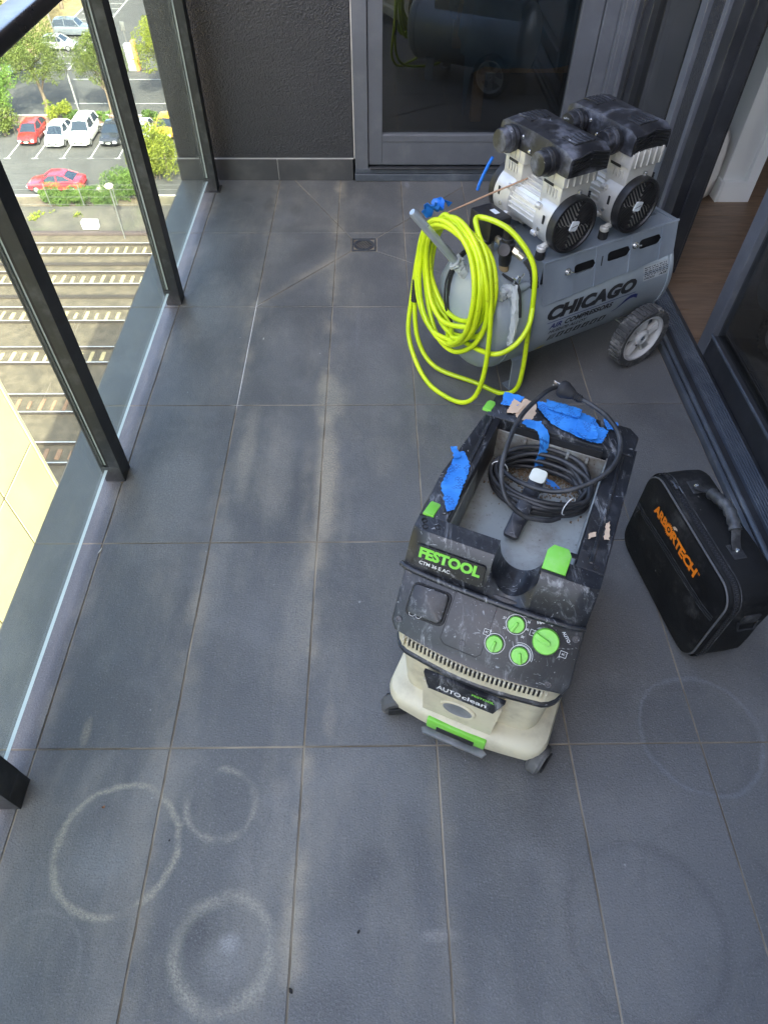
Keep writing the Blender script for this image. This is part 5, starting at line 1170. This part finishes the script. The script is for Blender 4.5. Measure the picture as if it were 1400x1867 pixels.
# handle
hp = [(.086, .072, BH+.006), (.105, .072, BH+.016), (.135, .076, BH+.034), (.185, .082, BH+.044), (.235, .078, BH+.034), (.262, .072, BH+.016), (.278, .070, BH+.006)]
P = spline(hp, 7); bm = B(); vs = []
for p in P: vs.append([bm.verts.new(p+Vector(o)) for o in ((0, -.011, 0), (0, .011, 0), (0, .011, .0025), (0, -.011, .0025))])
for a, b in zip(vs, vs[1:]):
    for i in range(4): bm.faces.new((a[i], a[(i+1) % 4], b[(i+1) % 4], b[i]))
bm.faces.new(vs[0]); bm.faces.new(vs[-1][::-1]); hdl = fin(bm, 'handle', M_web, BG, 40)
bm = B(); G = [p for p in P if .128 < p.x < .242]; tube(bm, G, lambda i: .0135+.0016*sin(i*2.1), 14, cap=True); fin(bm, 'handle_grip', pm('rubber grip', (.035, .036, .038), .42, 0, .1, 20, dust=(.3, .3, .3), dscale=20, damt=.35), hdl, 50)
for x, y in ((.084, .072), (.280, .070)):
    bm = B(); box(bm, x-.020, x+.020, y-.015, y+.015, BH+.0015, BH+.0052, .001, 1); tb_ = fin(bm, 'handle_tab', M_web, BG); bm = B(); lathe(bm, [(0, .0035), (.004, .003), (.0055, 0)], 16, TR((x, y, BH+.0082))); fin(bm, 'rivet', M_chrome, tb_)
# side ring
bm = B(); tube(bm, [(BL+.006, .055, .19), (BL+.012, .060, .165), (BL+.012, .10, .165), (BL+.006, .105, .19)], .003, 8); fin(bm, 'strap_ring', M_rubd, BG); bm = B(); box(bm, BL+.002, BL+.0085, .060, .10, .186, .215, .001); fin(bm, 'ring_tab', M_web, BG)

# ================================================================== debris on the tiles
def bit(name, label, x, y, L, w_, mat, rz, curl=.004):
    bm = B(); n = 6; vs = []
    for i in range(n+1):
        f = i/n; ww = w_*sin(pi*(.08+.84*f)); vs.append((bm.verts.new((L*(f-.5), -ww, .002+curl*(2*f-1)**2)), bm.verts.new((L*(f-.5), ww*.9, .0014+curl*(2*f-1)**2*.6))))
    for a, b in zip(vs, vs[1:]): bm.faces.new((a[0], a[1], b[1], b[0]))
    solid(bm, .0008); o = fin(bm, name, mat, None, 50); o.location = (x, y, 0.0006); o.rotation_euler = (0, 0, rz); return tag(o, label, 'leaf', 'bits of litter on the tiles')
M_dl = pm('dead leaf', (.02, .017, .015), .8); M_br = pm('brown leaf', (.22, .10, .05), .8); M_pl = pm('pale chip', (.55, .53, .48), .8)
bit('dead_leaf', 'tiny dark dead leaf on the tile below the dust extractor', .727, -.357, .008, .0026, M_dl, 1.0); bit('dead_leaf', 'dark dead leaf near the bottom edge beside a tile joint', .605, -.447, .0105, .0038, M_dl, -1.0)
bit('dead_leaf', 'small brown curled leaf inside the large dust ring', .183, -.125, .0075, .003, M_br, .5); bit('dead_leaf', 'dark speck of leaf inside the right side of the large dust ring', .335, -.192, .005, .0018, M_dl, 1.4)
bit('paint_chip', 'pale paint chip on the joint beside the second post', .0, .55, .02, .002, M_pl, 1.3, .001)
bit('paint_chip', 'tiny pale splinter on the tiles below the drain', .352, 1.52, .013, .0018, M_pl, 1.5, .001)
# ================================================================== the view outside, 25 m below
GZ = -25.0
def ground_mat(name, a, b, sc, rough=.9, bs=3., bump=.4, extra=None):
    g = N(name); n1 = g.noise(sc, 6, .65); n2 = g.noise(sc*14, 3)
    c = g.mix(g.ramp(n1, .3, .7), a, b)
    if extra: c = g.mix(g.math('MULTIPLY', g.ramp(g.noise(sc*.35, 3), .5, .7), .6), c, extra)
    c = g.mix(g.math('MULTIPLY', g.ramp(n2, .3, .7), .5), c, tuple(x*.5 for x in a))
    return g.set(color=c, rough=rough, normal=g.bump(n2, bump, .05))
M_asph = ground_mat('asphalt', (.072, .069, .064), (.100, .096, .088), .5, extra=(.118, .112, .10))
M_ball = ground_mat('ballast', (.088, .068, .042), (.175, .138, .088), 1.6, extra=(.075, .060, .040))
M_dirt = ground_mat('dry ground', (.11, .085, .055), (.20, .16, .105), .4, extra=(.09, .10, .04))
M_mulch = ground_mat('pink mulch', (.20, .125, .09), (.30, .20, .145), 1.2)
M_paint = pm('road paint', (.55, .54, .50), .7, 0, .1, 2)
M_kerb = pm('concrete kerb', (.45, .43, .38), .85, 0, .1, 1)
def sheet(name, x0, x1, y0, y1, z, mat, kind='structure', par=None):
    bm = B(); v = [bm.verts.new(p) for p in ((x0, y0, z), (x1, y0, z), (x1, y1, z), (x0, y1, z))]; bm.faces.new(v)
    o = fin(bm, name, mat, par, 0)
    if par is None: struct(o, kind)
    return o
sheet('ground', -900, 900, -400, 1600, GZ-.06, M_dirt)
sheet('railway_ballast', -120, 60, 6, 50.2, GZ, M_ball)
car_park = sheet('car_park', -90, 40, 56.5, 71.6, GZ, M_asph)
road = sheet('road', -90, 40, 74.1, 87.4, GZ, M_asph)
upper_park = sheet('upper_car_park', -39.4, 40, 87.6, 150, GZ, M_asph)
bed = sheet('planting_bed', -60, 20, 71.75, 73.95, GZ+.04, M_mulch)
sheet('garden_bed', -70, -39.55, 87.6, 150, GZ+.03, ground_mat('dry garden', (.20, .15, .065), (.34, .27, .12), .8))
def bar(par, name, x0, x1, y0, y1, z0, z1, mat): bm = B(); box(bm, x0, x1, y0, y1, z0, z1, .0, 1); return fin(bm, name, mat, par, 0)
for a in ((-90, 40, 71.6, 71.75), (-60, 20, 73.95, 74.1), (-90, 40, 56.35, 56.5)): bar(car_park, 'kerb', *a, GZ-.05, GZ+.13, M_kerb)
bar(upper_park, 'kerb', -39.55, -39.4, 87.6, 150, GZ-.05, GZ+.13, M_kerb)
def mark(par, x0, x1, y0, y1): return sheet('painted_line', x0, x1, y0, y1, GZ+.006, M_paint, par=par)
for x in (-35.7, -33.15, -30.6, -28.05, -25.5, -22.93, -20.38, -17.8):
    mark(car_park, x-.055, x+.055, 64.0, 69.6); mark(car_park, x-.30, x+.30, 63.9, 64.0)
mark(road, -30.8, -10, 77.4, 77.52); mark(road, -60, -10, 74.3, 74.42); mark(road, -33, -10, 84.6, 84.72)
mark(upper_park, -34.5, -34.32, 87.7, 140)
for k in range(12): mark(upper_park, -39.0, -34.5, 89.88+2.5*k-.06, 89.88+2.5*k+.06)
pv = sheet('footpath', -23.3, -21.4, 56.52, 58.6, GZ+.012, pm('pale pavers', (.45, .40, .30), .85, 0, .12, 1.5))
# railway tracks ------------------------------------------------------
M_rust = pm('rail web rust', (.055, .042, .032), .8, .2); M_rtop = pm('worn rail head', (.52, .50, .46), .4, .4)
M_slp = pm('concrete sleeper', (.42, .34, .17), .85, 0, .2, .8, .3, 12); M_slr = pm('rusty timber sleeper', (.24, .14, .08), .9, 0, .2, .8)
X0, X1 = -44., -4.
bm = B()
for z0, z1, hw_ in ((0, .02, .075), (.02, .12, .016), (.12, .165, .037)): box(bm, X0, X1, -hw_*1.25, hw_*1.25, z0, z1)
bmesh.ops.recalc_face_normals(bm, faces=bm.faces)
for f in bm.faces:
    if f.normal.z > .9 and f.calc_center_median().z > .16: f.material_index = 1
rt_ = fin(bm, 'rail', [M_rust, M_rtop], None, 0); rail_me = rt_.data; bpy.data.objects.remove(rt_)
sl_me = []
for mm in (M_slp, M_slr):
    bm = B(); prism(bm, rrect(.27, 1.15, .09, 3), 0, .075, bev=.03, seg=2); t_ = fin(bm, 'sleeper', mm, None, 40); sl_me.append(t_.data); bpy.data.objects.remove(t_)
def weather(y): return 1 if y in (29.7, 25.55) else 0
posn = ['farthest', 'second farthest', 'third farthest', 'third nearest', 'second nearest', 'nearest']
for k, y in enumerate((47.5, 43.4, 38.85, 34.35, 29.7, 25.55)):
    t_ = thing('railway_track', 'straight railway track on pale ballast below, %s of six' % posn[k], 'railway track', (0, y, GZ), 0, 'parallel railway tracks')
    for s in (-.8, .8):
        o = link('rail', rail_me, t_); o.location = (0, s, .03)
    x = X0+.3; off = random.uniform(0, .5)
    while x < X1:
        o = link('sleeper', sl_me[weather(y)], t_); o.location = (x+off, random.uniform(-.05, .05), -.035+random.uniform(-.012, .006)); o.rotation_euler = (0, 0, random.uniform(-.03, .03))
        o.scale = (random.uniform(.75, 1.1), random.uniform(.6, 1.05), 1); x += .72
for y in (45.4, 41.1): bar(None, 'spare_rail', X0, X1, y-.18, y+.18, GZ, GZ+.12, M_rust) and None
for o in [x for x in bpy.data.objects if x.name.startswith('spare_rail')]: tag(o, 'rusty spare rail lying along the ballast, %s' % ('farther of the two' if o.matrix_basis.translation.y > 43 or o.name == 'spare_rail' else 'nearer of the two'), 'rail', 'rails lying between the tracks')
# dark bank with weeds between tracks and fence
bm = B(); nx, ny = 90, 8; gr = []
for i in range(nx):
    row = []
    for j in range(ny):
        x = -60+i*.8; y = 50.2+j*.45
        z = GZ+.02+1.0*(j/(ny-1))**1.2+.15*noise.noise(Vector((x*.6, y*.9, 0)))
        row.append(bm.verts.new((x, y, z if j < ny-1 else GZ+.6)))
    gr.append(row)
for i in range(nx-1):
    for j in range(ny-1): bm.faces.new((gr[i][j], gr[i+1][j], gr[i+1][j+1], gr[i][j+1]))
struct(fin(bm, 'embankment', ground_mat('dark bank', (.055, .05, .042), (.12, .105, .08), .7, extra=(.06, .075, .03)), None, 60))
sheet('verge', -90, 40, 53.2, 56.35, GZ+.05, M_dirt)
bm = B(); box(bm, -44, -4, 49.75, 50.15, GZ, GZ+.22, .02); tag(fin(bm, 'cable_trough', pm('dark trough', (.07, .05, .045), .8), None), 'long dark cable trough at the foot of the bank', 'trough')
bm = B(); box(bm, -22.4, -21.15, 50.45, 51.0, GZ+.15, GZ+.75, .03); tag(fin(bm, 'equipment_box', pm('white box paint', (.8, .8, .78), .5), None), 'small white equipment box on the bank beside the tracks', 'box')

# foliage -------------------------------------------------------------
def leaf_mat(name, a, b):
    g = N(name); oi = g.noise(1.3, 4, .6); n2 = g.noise(17, 2)
    c = g.mix(g.ramp(oi, .32, .68), a, b); c = g.mix(g.math('MULTIPLY', n2, .35), c, tuple(min(1, x*1.5) for x in b))
    g.set(color=c, rough=.6, spec=.3)
    tl = g.n('ShaderNodeBsdfTranslucent'); g.put(tl.inputs[0], c); mx = g.n('ShaderNodeMixShader'); mx.inputs[0].default_value = .30
    g.t.links.new(g.b.outputs[0], mx.inputs[1]); g.t.links.new(tl.outputs[0], mx.inputs[2]); g.t.links.new(mx.outputs[0], g.out.inputs[0]); return g.m
M_bark = pm('bark', (.16, .12, .085), .9, 0, .2, 2)
M_leafO = leaf_mat('olive leaves', (.060, .092, .018), (.135, .165, .034)); M_leafG = leaf_mat('fresh green leaves', (.06, .13, .022), (.15, .24, .04))
M_leafY = leaf_mat('yellow green leaves', (.11, .15, .014), (.26, .29, .03)); M_leafD = leaf_mat('hedge leaves', (.045, .095, .018), (.12, .19, .035))
def foliage(clumps, n, size, rnd):
    """leaf quads scattered through clump volumes"""
    V, F = [], []
    vol = [c[3]*c[4]*c[5] for c in clumps]; tot = sum(vol)
    for c, vv in zip(clumps, vol):
        for _ in range(max(20, int(n*vv/tot))):
            while True:
                p = Vector((rnd.uniform(-1, 1), rnd.uniform(-1, 1), rnd.uniform(-1, 1)))
                l = p.length
                if l < 1 and rnd.random() < .25+.75*l: break
            p = Vector((c[0]+p.x*c[3], c[1]+p.y*c[4], c[2]+p.z*c[5]))
            if noise.noise(p*1.15) < -.22: continue
            nrm = Vector((rnd.gauss(0, 1), rnd.gauss(0, 1), rnd.gauss(.4, 1))).normalized(); t = nrm.orthogonal().normalized(); b = nrm.cross(t)
            s = size*rnd.uniform(.6, 1.35); i0 = len(V)
            V += [p-t*s, p-b*s*.45, p+t*s, p+b*s*.45+nrm*s*.25]; F.append((i0, i0+1, i0+2, i0+3))
    return V, F
def leafmesh(name, V, F, mat, par):
    me = bpy.data.meshes.new(name); me.from_pydata([tuple(v) for v in V], [], F); me.materials.append(mat); return link(name, me, par)
def tree(name, label, x, y, h, rx, mat, seed, n=4200, leaf=.16, crown0=.3, ry=None, grp='trees by the car park'):
    rnd = random.Random(seed); t = thing(name, label, 'tree', (x, y, GZ), 0, grp); ry = ry or rx
    bm = B(); top = Vector((rnd.uniform(-.3, .3), rnd.uniform(-.3, .3), h*.62))
    path = spline([(0, 0, 0), (top.x*.3+.1, top.y*.3, h*.2), (top.x*.7, top.y*.7, h*.42), top], 5)
    tube(bm, path, lambda i: .20*h/7*(1-.75*i/len(path)), 8)
    cl = []
    for k in range(11):
        a = k*2.4+rnd.random(); rr = rnd.uniform(.35, .8); z = h*rnd.uniform(crown0+.12, .86)
        env = math.sqrt(max(.12, 1-((z/h-.55)/.5)**2))
        e = Vector((cos(a)*rx*rr*env, sin(a)*ry*rr*env, z)); st = Vector(path[min(len(path)-1, int(len(path)*rnd.uniform(.35, .8)))])
        tube(bm, spline([st, (st+e)/2+Vector((0, 0, .3)), e], 4), lambda i: .055*h/7*(1-.09*i), 6)
        q_ = rnd.uniform(.28, .46); cl.append((e.x, e.y, e.z, rx*q_, ry*q_, h*.5*q_*rnd.uniform(.7, 1)))
    cl.append((0, 0, h*.62, rx*.55, ry*.55, h*.28)); cl.append((top.x, top.y, h*.86, rx*.35, ry*.35, h*.14))
    fin(bm, 'trunk', M_bark, t, 60); V, F = foliage(cl, n, leaf, rnd); leafmesh('crown', V, F, mat, t); return t
tree('street_tree', 'olive leafed tree with spreading crown standing by the tall lamp post', -32.4, 74.2, 8.6, 3.4, M_leafO, 3, 22000, .085)
tree('street_tree', 'bright green leafed tree at the far left of the car park', -35.6, 71.9, 6.6, 2.5, M_leafG, 5, 15000, .09)
tree('street_tree', 'round olive green tree with a visible forked trunk behind the parked black car', -26.0, 74.2, 7.4, 2.8, M_leafO, 11, 17000, .08, .38)
tree('street_tree', 'yellow green tree at the right near the dark pier', -20.6, 79.0, 8.0, 3.2, M_leafY, 17, 15000, .09, .3)
tree('street_tree', 'thin pale tree beside the far garden bed', -41.5, 104, 9, 1.9, leaf_mat('dry leaves', (.28, .24, .08), (.42, .36, .14)), 23, 1800, .15)
tree('street_tree', 'slender dry tree farthest along the garden bed', -42.3, 112, 10, 1.8, M_leafO, 29, 1500, .15)
tree('street_tree', 'dense tree behind the far left of the road', -39.5, 83.0, 8.5, 3.4, M_leafO, 31, 4500, .18)
def bush(name, label, x, y, rx, ry, h, mat, seed, n=2500, leaf=.11, k=8, z=0., cat='hedge', grp='hedges and shrubs'):
    rnd = random.Random(seed); t = thing(name, label, cat, (x, y, GZ+z), 0, grp); cl = []; bm = B()
    for i in range(k):
        px, py = rnd.uniform(-.75, .75)*rx, rnd.uniform(-.7, .7)*ry; hh = h*rnd.uniform(.55, 1)
        cl.append((px, py, hh*.55, rx*.30+.25, ry*.35+.15, hh*.5)); tube(bm, [(px*.8, py*.8, 0), (px, py, hh*.7)], .03, 5)
    fin(bm, 'stem', M_bark, t, 60); V, F = foliage(cl, n, leaf, rnd); leafmesh('foliage', V, F, mat, t); return t
bush('clipped_hedge', 'long green hedge along the railway fence below the red car', -24.0, 54.6, 3.4, .95, 2.0, M_leafD, 41, 18000, .075, 16)
bush('dark_shrub', 'dark green shrub beside the pale paving near the hedge', -19.4, 56.0, 2.3, 1.2, 2.6, M_leafD, 43, 12000, .075, 12)
bush('yellow_shrub', 'large yellow green shrub by the dark pier at the right', -18.2, 60.0, 2.2, 2.6, 4.4, M_leafY, 47, 18000, .09, 16)
bush('yellow_shrub', 'low yellow green shrub at the foot of the lamp post', -30.6, 73.0, 1.3, .8, 1.9, M_leafY, 53, 2200, .11)
bush('dark_shrub', 'small dark shrub in the bed behind the white hatchback', -29.2, 72.6, 1.2, .7, 1.0, M_leafD, 59, 1600, .1)
bush('dark_shrub', 'low green shrub in the bed behind the white four wheel drive', -26.6, 72.7, 1.4, .7, 1.0, M_leafG, 61, 1800, .1)
bush('dark_shrub', 'dark round shrub in the bed behind the yellow car', -21.5, 72.9, .9, .6, 1.0, M_leafD, 67, 1200, .1)
bush('tall_weeds', 'patch of dry yellow weeds on the bank at the left', -25.9, 51.9, 1.2, .5, .9, M_leafY, 71, 900, .1, cat='weeds')
bush('dark_shrub', 'scrubby shrub at the left end of the parked row', -35.0, 69.5, 1.8, 2.0, 2.6, M_leafO, 73, 3200, .12)
bush('tall_weeds', 'small clump of dry weeds on the bank by the white box', -22.9, 52.0, .5, .3, 1.0, M_leafY, 79, 350, .08, 4, cat='weeds')

# fence along the railway ---------------------------------------------
M_galv = pm('galvanised steel', (.22, .22, .21), .5, .5)
fe = thing('railway_fence', 'wire fence with thin steel posts along the railway', 'fence', (-20, 53.1, GZ))
for x in (-30.9, -28.2, -25.5, -22.8, -20.1, -17.4, -14.7):
    bm = B(); tube(bm, [(x+20, 0, 0.3), (x+20, 0, 2.5)], .035, 6); fin(bm, 'post', M_galv, fe)
for z in (.9, 1.5, 2.1, 2.45):
    bm = B(); tube(bm, [(-12, 0, z), (6, 0, z)], .012, 4); fin(bm, 'wire', M_galv, fe)
# lamp posts ----------------------------------------------------------
lp = thing('street_lamp', 'tall thin grey lamp post behind the white parked car', 'lamp post', (-29.3, 74.3, GZ))
bm = B(); tube(bm, [(0, 0, 0), (0, 0, 3.6)], .085, 10); fin(bm, 'pole_base', pm('lamp grey', (.24, .24, .24), .5), lp)
bm = B(); tube(bm, [(0, 0, 3.6), (0, 0, 9.6), (.1, 0, 10.1), (.7, 0, 10.3)], .055, 8); fin(bm, 'pole', M_galv, lp)
bm = B(); box(bm, .6, 1.3, -.15, .15, 10.25, 10.38, .04); fin(bm, 'lamp_head', M_galv, lp)
l2 = thing('platform_lamp', 'short railway lamp on a thin pole beside the tracks', 'lamp post', (-18.83, 49.3, GZ))
bm = B(); tube(bm, [(0, 0, 0), (0, 0, 4.0)], .05, 8); fin(bm, 'pole', M_galv, l2)
bm = B(); lathe(bm, [(0, 3.95), (.28, 3.98), (.33, 4.1), (.2, 4.22), (0, 4.26)], 14); fin(bm, 'lamp_head', pm('cream lamp', (.8, .74, .5), .5), l2)
# payment machine -----------------------------------------------------
tm = thing('ticket_machine', 'grey and orange ticket machine standing on the road beyond the trees', 'ticket machine', (-26.7, 87.7, GZ))
bm = B(); box(bm, -.6, .25, -.4, .4, 0, 2.6, .05); fin(bm, 'cabinet', pm('machine grey', (.45, .46, .44), .5), tm)
bm = B(); box(bm, .26, .62, -.42, .42, 0, 2.9, .04); fin(bm, 'orange_panel', pm('orange panel', (.75, .32, .10), .5), tm)
bm = B(); box(bm, -.35, -.02, -.43, -.405, 1.5, 2.1, .01); fin(bm, 'screen', pm('machine screen', (.2, .26, .3), .2), tm)
bm = B(); tube(bm, [(-.3, .2, 2.6), (-.3, .2, 4.6)], .05, 8); box(bm, -.55, -.05, .15, .25, 3.7, 4.6, .02); fin(bm, 'sign', M_galv, tm)
# pale wall behind the garden bed
gw = thing('garden_fence', 'pale tall fence panels behind the garden bed at the top left', 'fence', (-44.6, 110, GZ))
for k in range(13):
    bm = B(); box(bm, -.06, .06, -1.2, 1.2, 0, 3.0, .02); o = fin(bm, 'panel', pm('pale fence', (.42, .37, .22), .8, 0, .15, .5) if k == 0 else bpy.data.materials['pale fence'], gw); o.location = (0, -18+k*2.5, 0)
# shed roof, top left
sh = thing('far_building', 'pale low building behind the fence', 'building', (-58, 112, GZ))
bm = B(); box(bm, -6, 6, -16, 16, 0, 4, .05); fin(bm, 'wall', pm('pale wall', (.4, .38, .33), .8), sh)
bm = B(); box(bm, -6.4, 6.4, -16.4, 16.4, 4.01, 4.3, .05); fin(bm, 'roof', pm('pale roof', (.62, .6, .57), .6), sh)

# cars ----------------------------------------------------------------
M_cglass = pm('car glass', (.025, .035, .05), .08, 0, .05); M_tyre = pm('tyre', (.02, .02, .02), .85); M_alloy = pm('alloy wheel', (.5, .5, .5), .3, .8)
M_lampc = pm('headlamp', (.75, .77, .78), .15); M_plate = pm('number plate', (.8, .8, .76), .5); M_tail = pm('tail lamp', (.45, .02, .02), .2); M_trim = pm('black trim', (.02, .02, .02), .5)
SH = {  # side outline: (x along length, z) of body shoulder and of the glasshouse, x=0 nose
 'hatch': dict(L=4.1, W=1.74, belt=[(0, .62), (.15, .78), (1.0, .98), (3.7, 1.05), (4.05, .98), (4.1, .6)], roof=[(1.0, .97), (1.75, 1.47), (2.9, 1.51), (3.65, 1.40), (4.0, 1.03)]),
 'suv': dict(L=4.75, W=1.88, belt=[(0, .72), (.12, 1.0), (1.25, 1.16), (4.55, 1.2), (4.72, 1.1), (4.75, .7)], roof=[(1.25, 1.15), (1.85, 1.78), (3.0, 1.84), (4.35, 1.80), (4.68, 1.2)]),
 'sedan': dict(L=4.75, W=1.80, belt=[(0, .6), (.15, .74), (1.3, .94), (3.9, 1.02), (4.65, .98), (4.75, .62)], roof=[(1.25, .93), (2.05, 1.38), (2.9, 1.42), (3.4, 1.34), (4.15, 1.01)])}
def car(kind, label, colr, x, y, rz, grp='cars in the car park'):
    d = SH[kind]; L, W = d['L'], d['W']; t = thing('parked_car', label, 'car', (x, y, GZ), rz, grp); hw_ = W/2
    paint = pm('car paint '+label[:18], colr, .25, .0, .03, 1, coat=1.0)
    # body: loft of cross sections along x (nose at -L/2)
    def lerp(P, x): 
        if x <= P[0][0]: return P[0][1]
        for a, b in zip(P, P[1:]):
            if x <= b[0]: return a[1]+(b[1]-a[1])*(x-a[0])/(b[0]-a[0])
        return P[-1][1]
    bm = B(); rings = []; xs_ = [0, .04, .15, .4, .75, 1.1, 1.6, 2.2, 2.8, 3.3, L-.75, L-.35, L-.12, L-.03, L]
    for xx in xs_:
        k = min(1, (min(xx, L-xx)/.45)); wd = hw_*(.80+.20*math.sqrt(min(1, max(0, k)))); zt = lerp(d['belt'], xx); zb = .30 if .3 < xx < L-.3 else .38
        pr_ = [(-wd*.94, zb), (-wd, zb+.18), (-wd, zt-.16), (-wd*.93, zt-.02), (-wd*.6, zt+.02), (0, zt+.03), (wd*.6, zt+.02), (wd*.93, zt-.02), (wd, zt-.16), (wd, zb+.18), (wd*.94, zb)]
        rings.append([bm.verts.new((xx-L/2, a, b)) for a, b in pr_])
    for A, Bq in zip(rings, rings[1:]):
        for i in range(len(A)): j = (i+1) % len(A); bm.faces.new((A[i], A[j], Bq[j], Bq[i]))
    bm.faces.new(rings[0]); bm.faces.new(rings[-1][::-1]); body = fin(bm, 'body', paint, t, 50)
    # glasshouse
    R = d['roof']; bm = B(); rings = []
    for i, (xx, zz) in enumerate(R):
        k = (zz-R[0][1])/(max(r[1] for r in R)-R[0][1]); k = max(0, min(1, k)); zb = lerp(d['belt'], xx)-.03
        wt = hw_*(.92-.20*k); rings.append([bm.verts.new((xx-L/2, a, b)) for a, b in ((-hw_*.92, zb), (-wt, zz), (0, zz+.03*k), (wt, zz), (hw_*.92, zb))])
    for A, Bq in zip(rings, rings[1:]):
        for i in range(4): bm.faces.new((A[i], A[i+1], Bq[i+1], Bq[i]))
    fin(bm, 'glasshouse', M_cglass, t, 30)
    # roof skin and pillars
    bm = B(); i0, i1 = 1, len(R)-2; sec = []
    for xx, zz in R[i0:i1+1]:
        wt = hw_*.735; sec.append([bm.verts.new((xx-L/2, a*wt, zz+.012+(.03 if a == 0 else 0))) for a in (-1, -.5, 0, .5, 1)])
    for A, Bq in zip(sec, sec[1:]):
        for i in range(4): bm.faces.new((A[i], A[i+1], Bq[i+1], Bq[i]))
    solid(bm, .03); fin(bm, 'roof', paint, t, 50)
    bm = B()
    for s in (-1, 1):
        for a, b in ((R[0], R[1]), (R[-1], R[-2])):
            tube(bm, [(a[0]-L/2, s*hw_*.93, a[1]), (b[0]-L/2, s*hw_*.735, b[1]+.01)], .045, 6)
        mx_ = (R[1][0]+R[-2][0])/2; zz = max(r[1] for r in R); tube(bm, [(mx_-L/2, s*hw_*.935, lerp(d['belt'], mx_)-.03), (mx_-L/2, s*hw_*.74, zz)], .05, 6)
    fin(bm, 'pillars', paint, t, 50)
    for xx in (.82, L-.85):
        for s in (-1, 1):
            bm = B(); lathe(bm, [(0, -.1), (.26, -.1), (.325, -.08), (.335, 0), (.325, .08), (.2, .1), (0, .09)], 20, TR((xx-L/2, s*(hw_-.07), .335), rx=RD(-90*s))); wh = fin(bm, 'wheel', M_tyre, t)
            bm = B(); lathe(bm, [(0, .105), (.21, .103), (.23, .085), (.05, .08)], 16, TR((xx-L/2, s*(hw_-.07), .335), rx=RD(-90*s))); fin(bm, 'rim', M_alloy, wh)
    for s in (-1, 1):
        bm = B(); box(bm, -L/2-.012, -L/2+.20, *sorted((s*hw_*.48, s*hw_*.86)), lerp(d['belt'], .05)-.20, lerp(d['belt'], .05)-.03, .03); fin(bm, 'headlight', M_lampc, t)
        bm = B(); box(bm, L/2-.15, L/2+.008, *sorted((s*hw_*.52, s*hw_*.84)), .72, .92, .03); fin(bm, 'tail_light', M_tail, t)
        bm = B(); box(bm, R[0][0]+.28-L/2, R[0][0]+.45-L/2, *sorted((s*hw_*.97, s*(hw_+.13))), R[0][1]+.06, R[0][1]+.20, .03); fin(bm, 'mirror', paint, t)
    bm = B(); box(bm, -L/2-.02, -L/2+.05, -.45, .45, .50, .64, .02); fin(bm, 'grille', M_trim, t)
    bm = B(); box(bm, -L/2-.035, -L/2-.012, -.2, .2, .42, .53, .004); fin(bm, 'number_plate', M_plate, t); return t
NO = RD(90)     # nose towards -y
def nose(kind, label, col_, x, y0, dz=0): return car(kind, label, col_, x, y0+SH[kind]['L']/2, NO+dz)
nose('hatch', 'dark red hatchback, leftmost of the parked row', (.32, .025, .02), -32.0, 66.3)
nose('hatch', 'white hatchback parked between the red and the tall white car', (.82, .82, .80), -29.3, 65.7)
nose('suv', 'tall white four wheel drive in the middle of the parked row', (.85, .84, .78), -27.0, 65.9)
nose('sedan', 'black car parked right of the white four wheel drive', (.035, .037, .045), -24.25, 66.1)
nose('hatch', 'silver car in the parked row partly hidden by a balustrade post', (.55, .57, .58), -21.5, 66.0)
nose('hatch', 'yellow car at the right end of the parked row', (.72, .40, .03), -19.4, 67.6)
car('sedan', 'bright red sedan driving past below the parked row', (.62, .03, .045), -26.5, 57.75, 0)
car('suv', 'grey blue wagon parked farthest up the car park', (.13, .145, .165), -37.2, 100.4, RD(180))
car('hatch', 'silver hatchback parked nearer in the upper car park', (.42, .43, .42), -37.4, 94.9, RD(180))
car('sedan', 'pale car half hidden by the trees at the far left', (.55, .58, .62), -42.2, 86.0, RD(180))
# cream wing of the neighbouring building ------------------------------
cw = thing('cream_building', 'cream panel clad wall of the neighbouring wing at the lower left', 'building', (-6, 4, GZ))
M_cream = pm('cream cladding', (.68, .60, .34), .8, 0, .06, 1.2)
M_joint = pm('panel joint', (.20, .14, .06), .9)
bm = B(); box(bm, -2.0, -.012, -9, 4.905, 0, 28); fin(bm, 'backing_wall', M_joint, cw, 0)
ys_ = [-9, -7.4, -5.8, -4.2, -2.6, -1.0+.6, 1.0+.35, 3.36, 4.80]
ys_ = [-7.44, -5.64, -3.84, -2.04, -.24, 1.56, 3.36, 4.82]
zs_ = [25-20, 25-17, 25-14, 25-10.7, 25-7.67, 25-4.6, 25-1.6, 25+1.4]
for a, b in zip(ys_, ys_[1:]):
    for c_, d_ in zip(zs_, zs_[1:]):
        bm = B(); box(bm, -.0118, .012, a+.022, b-.022, c_+.022, d_-.022, .004, 1); fin(bm, 'cladding_panel', M_cream, cw)
bm = B(); box(bm, -2.0, .03, 4.825, 4.91, 4, 28.01, .006, 1); fin(bm, 'corner_trim', M_cream, cw)
